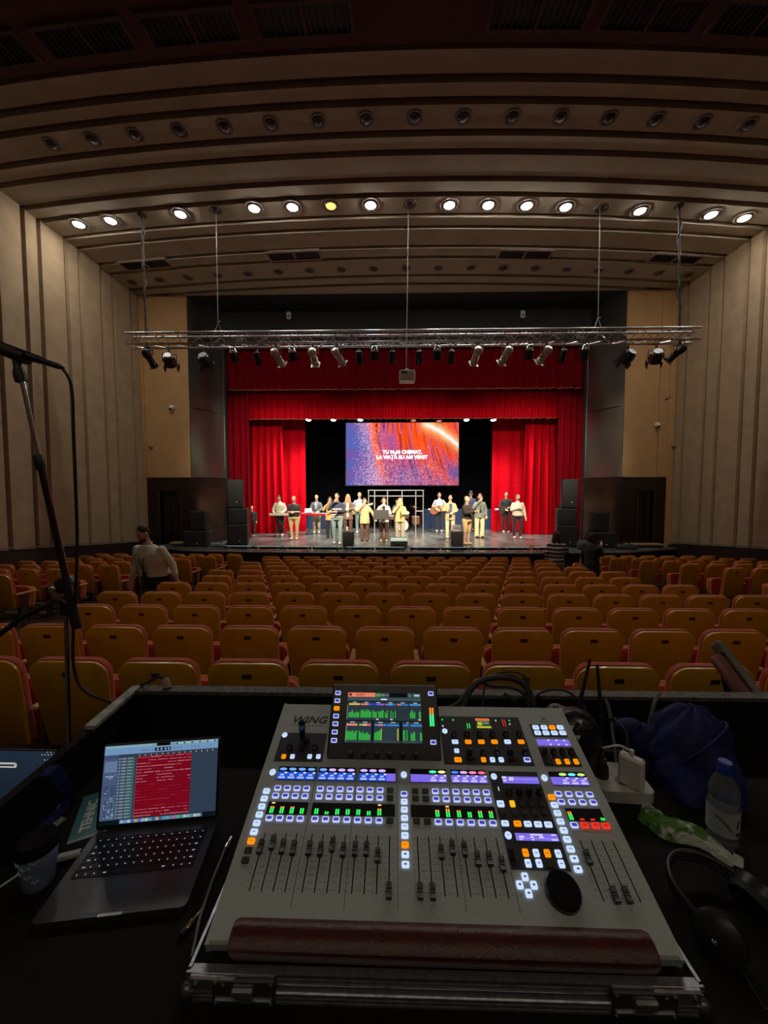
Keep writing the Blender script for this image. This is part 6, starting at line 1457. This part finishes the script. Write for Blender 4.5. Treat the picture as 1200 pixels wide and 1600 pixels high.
for k, (px, py, s_) in enumerate(((868, 1093, .008), (915, 1098, .010), (905, 1126, .010), (893, 1134, .009), (902, 1150, .009), (925, 1118, .010))):
    d_ = ray(px, py); q_ = Vector((0, 0, ZC))-o_-ec; A_ = sum((d_[i]/er[i])**2 for i in range(3)); B_ = 2*sum(d_[i]*q_[i]/er[i]**2 for i in range(3)); C_ = sum((q_[i]/er[i])**2 for i in range(3))-1; D_ = B_*B_-4*A_*C_
    if D_ < 0: continue
    h_ = q_+d_*((-B_-math.sqrt(D_))/(2*A_)); n_ = Vector([h_[i]/er[i]**2 for i in range(3)]).normalized(); x_ = n_.cross(Vector((0, 0, 1))).normalized()*-1; y_ = n_.cross(x_)
    MB().prism([(-s_, 0), (s_, .003), (s_*.3, -s_*1.2)], -.002, .0035, h_+ec, x_, y_).build('printed_triangle', TRI, t)
p = PZ(935, 1200, TT); t = thing('wireless_receiver', 'black wireless receiver with two upright antennas behind the pouch', 'receiver', (PY(920, 1120, 1.33).x, 1.33, TT)); o_ = Vector(t.location)
MB().cbox((0, 0, .022), (.2, .1, .044), .004).build('housing', BLKPL, t); MB().bb((-.05, -.052, .01), (.05, -.05, .034)).build('front_panel', BLACKG, t)
for pts_ in (((903, 1110), (922, 1030)), ((940, 1120), (933, 1038))):
    a, b = PY(*pts_[0], 1.33)-o_, PY(*pts_[1], 1.36)-o_; MB().tube([Vector((a.x, 0, .04)), a], .006, 8).build('antenna_base', BLKPL, t); MB().tube([a, a.lerp(b, .6), b], [.0075, .006, .005], 8).build('antenna', BLKPL, t, 40)
# ---- power strip, charger, plugs
p = PZ(985, 1256, TT); t = thing('power_strip', 'white three-way power strip on the desk beside the console', 'power strip', (p.x, p.y+.065, TT), -.06)
MB().prism(rrect(.155, .13, .02, 4), .0, .034).build('housing', M('dusty_white', (.50, .50, .47), .5, noise=(40, .15)), t, 30)
for x in (-.048, .0, .048): MB().lathe([(.019, .0345), (.019, .035)], 16, (x, -.02 if x == 0 else .0, 0)).build('socket', M('socket_grey', (.22, .22, .21), .6), t)
MB().tube([(.07, .05, .018), (.1, .1, .02), (.09, .16, .02)], .006, 8).build('cord', WHITEP, t)
pc = Vector(t.location)
t = thing('usb_charger', 'white block charger plugged upright into the power strip', 'charger', (pc.x+.018, pc.y-.036, TT+.034), .75)
MB().cbox((0, 0, .046), (.031, .066, .092), .006).build('block', WHITEP, t, 30); MB().bb((-.01, -.03, 0), (.01, .03, .004)).build('plug_face', WHITEP, t); MB().bb((-.005, -.006, .092), (.005, .006, .0935)).build('usb_port', ALU, t)
t2 = thing('charger_cable', 'thin white cable running from the charger to the console', 'cable', (pc.x+.018, pc.y-.036, TT+.127)); o_ = Vector(t2.location)
MB().tube([(0, 0, .0), (0, 0, .018)], .006, 8).build('plug', WHITEP, t2)
w_ = [Vector((0, 0, .016)), PY(983, 1172, pc.y-.02)-o_, PY(968, 1165, pc.y-.01)-o_, PY(945, 1168, pc.y+.0)-o_, PY(912, 1174, pc.y+.02)-o_, PY(885, 1182, pc.y+.04)-o_]; MB().tube(spline(w_), .0032, 8).build('wire', WHITEP, t2, 60)
for k, (px, py, lab) in enumerate(((962, 1218, 'black mains plug in the power strip nearest the console'), (1002, 1205, 'black mains plug behind the white charger'))):
    q = PY(px, py, pc.y+.02); t = thing('mains_plug', lab, 'plug', (pc.x-.05+.098*k, pc.y+.03*k, TT+.034), 0, 'black mains plugs')
    MB().lathe([(.018, 0), (.02, .01), (.018, .035), (.008, .05), (.006, .075)], 14).build('plug_body', BLKPL, t, 40); MB().tube([(0, 0, .07), (-.0+.01*k, .03, .11), (-.03+.03*k, .08, .12), (-.06+.07*k, .15, .07)], .005, 8).build('cord', RUBBER, t, 60); MB().lathe([(.013, .05), (.012, .06)], 12).build('collar', M('dull_red', (.12, .02, .02), .5), t)
# ---- water bottle
p = PZ(1131, 1332, TT); t = thing('water_bottle', 'clear plastic water bottle with blue cap and white label', 'bottle', (p.x+.016, p.y+.026, TT))
PET = M('clear_plastic', (.82, .9, .95), .06, trans=.92, spec=.6); 
prof = [(.026, .0), (.032, .006), (.0335, .02), (.032, .03), (.0335, .04), (.0335, .115), (.0315, .125), (.0335, .135), (.033, .15), (.026, .172), (.016, .188), (.0135, .195), (.0135, .207)]
MB().lathe(prof, 28, caps=True).build('bottle_wall', PET, t, 50)
MB().lathe([(.0345, .042), (.0345, .108)], 28, caps=False).build('paper_label', M('label_white', (.42, .46, .50), .6), t, 50)
LK = M('label_ink', (.03, .05, .09), .6)
def ring_mark(a0, a1, z0, z1, r=.0349, w_=.0014):
    pts = [Vector((math.cos(a0+(a1-a0)*i/10)*r, math.sin(a0+(a1-a0)*i/10)*r, z0+(z1-z0)*(i/10)**2)) for i in range(11)]; return MB().tube(pts, w_, 5)
ring_mark(-2.7, -1.75, .09, .062).build('label_mark', LK, t); ring_mark(-1.40, -1.28, .072, .09, .0348, .0016).build('label_mark', LK, t); ring_mark(-1.42, -1.12, .055, .055, .035, .0035).build('label_mark', LK, t)
MB().lathe([(.0155, .199), (.0158, .203), (.0158, .221), (.014, .2235), (.001, .224)], 24).build('cap', M('cap_blue', (.02, .06, .42), .4), t, 40); MB().lathe([(.0165, .194), (.0165, .198)], 24).build('neck_ring', MATS['cap_blue'], t, 40)
# ---- crumpled wrapper
p = PZ(1068, 1305, TT); t = thing('snack_wrapper', 'crumpled green and white snack wrapper before the bottle', 'wrapper', (p.x, p.y, TT), -.75)
WM = M('wrapper_print', (.6, .6, .58), .35, bump=(60, .5)); nt = WM.node_tree; nz = nt.nodes.new('ShaderNodeTexNoise'); nz.inputs['Scale'].default_value = 16; rp = nt.nodes.new('ShaderNodeValToRGB'); rp.color_ramp.interpolation = 'EASE'
rp.color_ramp.elements[0].position = .47; rp.color_ramp.elements[0].color = (.08, .22, .02, 1); rp.color_ramp.elements[1].position = .55; rp.color_ramp.elements[1].color = (.6, .64, .58, 1); tcx = nt.nodes.new('ShaderNodeTexCoord'); nt.links.new(tcx.outputs['Object'], nz.inputs['Vector']); nt.links.new(nz.outputs['Fac'], rp.inputs['Fac']); nt.links.new(rp.outputs[0], nt.nodes['Principled BSDF'].inputs['Base Color'])
rw = random.Random(3); mb = MB(); nu, nv = 18, 9; vs = []
for s_ in (1, 0):
    for i in range(nu+1):
        for j in range(nv+1):
            u, v = i/nu-.5, j/nv-.5; wd = .085*(1-.55*max(0, u+.1)*1.6); env = max(0, 1-(2*u)**2)*max(0, 1-(2*v)**2)
            z = .002+(.028*env**.6+rw.uniform(-.004, .005)*(env > .05))*s_; vs.append((u*.20+rw.uniform(-.002, .002), v*wd+.012*math.sin(u*9), max(z, .001)))
n1 = (nu+1)*(nv+1); fs = []
for i in range(nu):
    for j in range(nv):
        a = i*(nv+1)+j; fs.append((a, a+nv+1, a+nv+2, a+1)); fs.append((n1+a+1, n1+a+nv+2, n1+a+nv+1, n1+a))
for i in range(nu): a = i*(nv+1); fs.append((a, n1+a, n1+a+nv+1, a+nv+1)); a += nv; fs.append((a, a+nv+1, n1+a+nv+1, n1+a))
for j in range(nv): fs.append((j, j+1, n1+j+1, n1+j)); a = nu*(nv+1)+j; fs.append((a, n1+a, n1+a+1, a+1))
mb.add(vs, fs).build('foil', WM, t); MB().bb((.098, -.018, .001), (.118, .022, .003)).build('crimped_end', WM, t)
# ---- blue bag
bx_ = PY(1068, 1180, 1.24).x
t = thing('blue_bag', 'dark blue cloth bag slumped on the desk behind the bottle', 'bag', (bx_, 1.24, TT))
mb = MB(); nr_, ns_ = 22, 72; base_ = 0
for i in range(nr_+1):
    k = i/nr_; R0 = .118*(1-.12*k)*math.sqrt(max(0, 1-k**3.2))+.004; z = .002+.222*k
    for j in range(ns_):
        a_ = 2*math.pi*j/ns_; f = 1+.07*math.sin(5*a_+6*k)+.05*math.sin(9*a_-9*k+1)+.04*math.sin(3*a_+14*k)+.025*math.sin(15*a_+5*math.sin(8*k))
        bulge = .055*max(0, math.cos(a_+1.45))*(1-k)**1.5
        mb.v.append((R0*f*1.02*math.cos(a_)+bulge*math.cos(a_)+.02*k, (R0*f*.85+bulge)*math.sin(a_), z+.006*math.sin(7*a_)*k))
for i in range(nr_):
    for j in range(ns_): p_, q_ = i*ns_+j, i*ns_+(j+1) % ns_; mb.f.append((p_, q_, q_+ns_, p_+ns_))
mb.f.append(tuple(reversed(range(ns_)))); mb.f.append(tuple(range(nr_*ns_, nr_*ns_+ns_)))
BAGB = M('bag_blue', (.005, .008, .11), .75, noise=(9, .5), bump=(12, .6)); mb.build('bag_body', BAGB, t, 70)
MB().tube(spline([(-.07, -.09, .10), (-.02, -.105, .15), (.05, -.085, .19), (.10, -.04, .19), (.12, .02, .16)]), .0045, 8).build('strap', BAGB, t, 60)
q_ = PY(985, 1135, 1.3); MB().ell((q_.x-bx_+.01, .08, .10), (.05, .035, .03), 14, 9).ell((q_.x-bx_+.05, .07, .06), (.06, .05, .06), 14, 9).build('bag_flap', BAGB, t, 60)
# ---- headphones
p = PZ(1120, 1440, TT); t = thing('headphones', 'black headphones lying in the dark at the desk corner', 'headphones', (p.x+.02, p.y, TT), .5)
for s_ in (-1, 1):
    c2 = Vector((s_*.085, -.02, .035)); o = MB().lathe([(.03, -.016), (.042, -.012), (.044, .01), (.034, .018)], 22, c2, (s_*.9, -.1, .35)).build('ear_cup', M('phones_black', (.02, .02, .022), .35), t, 40)
    MB().lathe([(.02, -.03), (.04, -.028), (.044, -.014)], 22, c2, (s_*.9, -.1, .35)).build('ear_pad', RUBBER, t, 40); MB().ell(c2+Vector((s_*.02, .0, .0)), (.006, .006, .006)).build('hinge', CHROME, t, 60)
pts = [Vector((math.cos(a)*.09, .0+math.sin(a)*.105+.0, .04+.012*math.sin(a))) for a in [math.pi*i/18 for i in range(19)]]
for k, dz_ in enumerate((-.008, 0, .008)): MB().tube([q+Vector((0, 0, dz_)) for q in pts], .006, 8).build('headband', M('phones_black', (.02, .02, .022), .35), t, 60)
MB().tube([(-.09, -.05, .02), (-.12, -.1, .006), (-.06, -.13, .004), (.03, -.12, .004), (.12, -.14, .004)], .003, 6).build('cord', RUBBER, t, 60)
# ---- tilted padded board at the desk corner
a, b = PY(1126, 1014, 1.80), PY(1212, 1128, 1.56)
t = thing('padded_board', 'tilted grey board with a pink padded underside at the desk corner', 'folding chair', (b.x+.02, b.y, floor_z(b.y))); o_ = Vector(t.location)
d = (a-b).normalized(); nrm = Vector((0, 1, 0)).cross(d).normalized(); sd = d.cross(nrm); Mx = Matrix((d, sd, nrm)).transposed(); ln = (a-b).length
MB().cbox((a+b)/2-o_, (ln+.06, .06, .03), .005, Mx).build('board', M('board_grey', (.19, .18, .16), .5), t)
MB().cbox((a+b)/2-o_-nrm*.045-d*.0, (ln*.82, .05, .055), .014, Mx).build('pad', M('pad_pink', (.24, .09, .085), .8), t, 40)
for s_ in (-1, 1):
    q = b-o_+sd*.02*s_+d*.02-nrm*.012; MB().tube([q, Vector((q.x+.04, q.y, .012))], .012, 8).build('leg', STEEL, t); q2 = a-o_+sd*.02*s_-nrm*.012-d*.02; MB().tube([q2, Vector((q.x+.25, q2.y+.02, .012))], .012, 8).build('leg', STEEL, t)

settle()
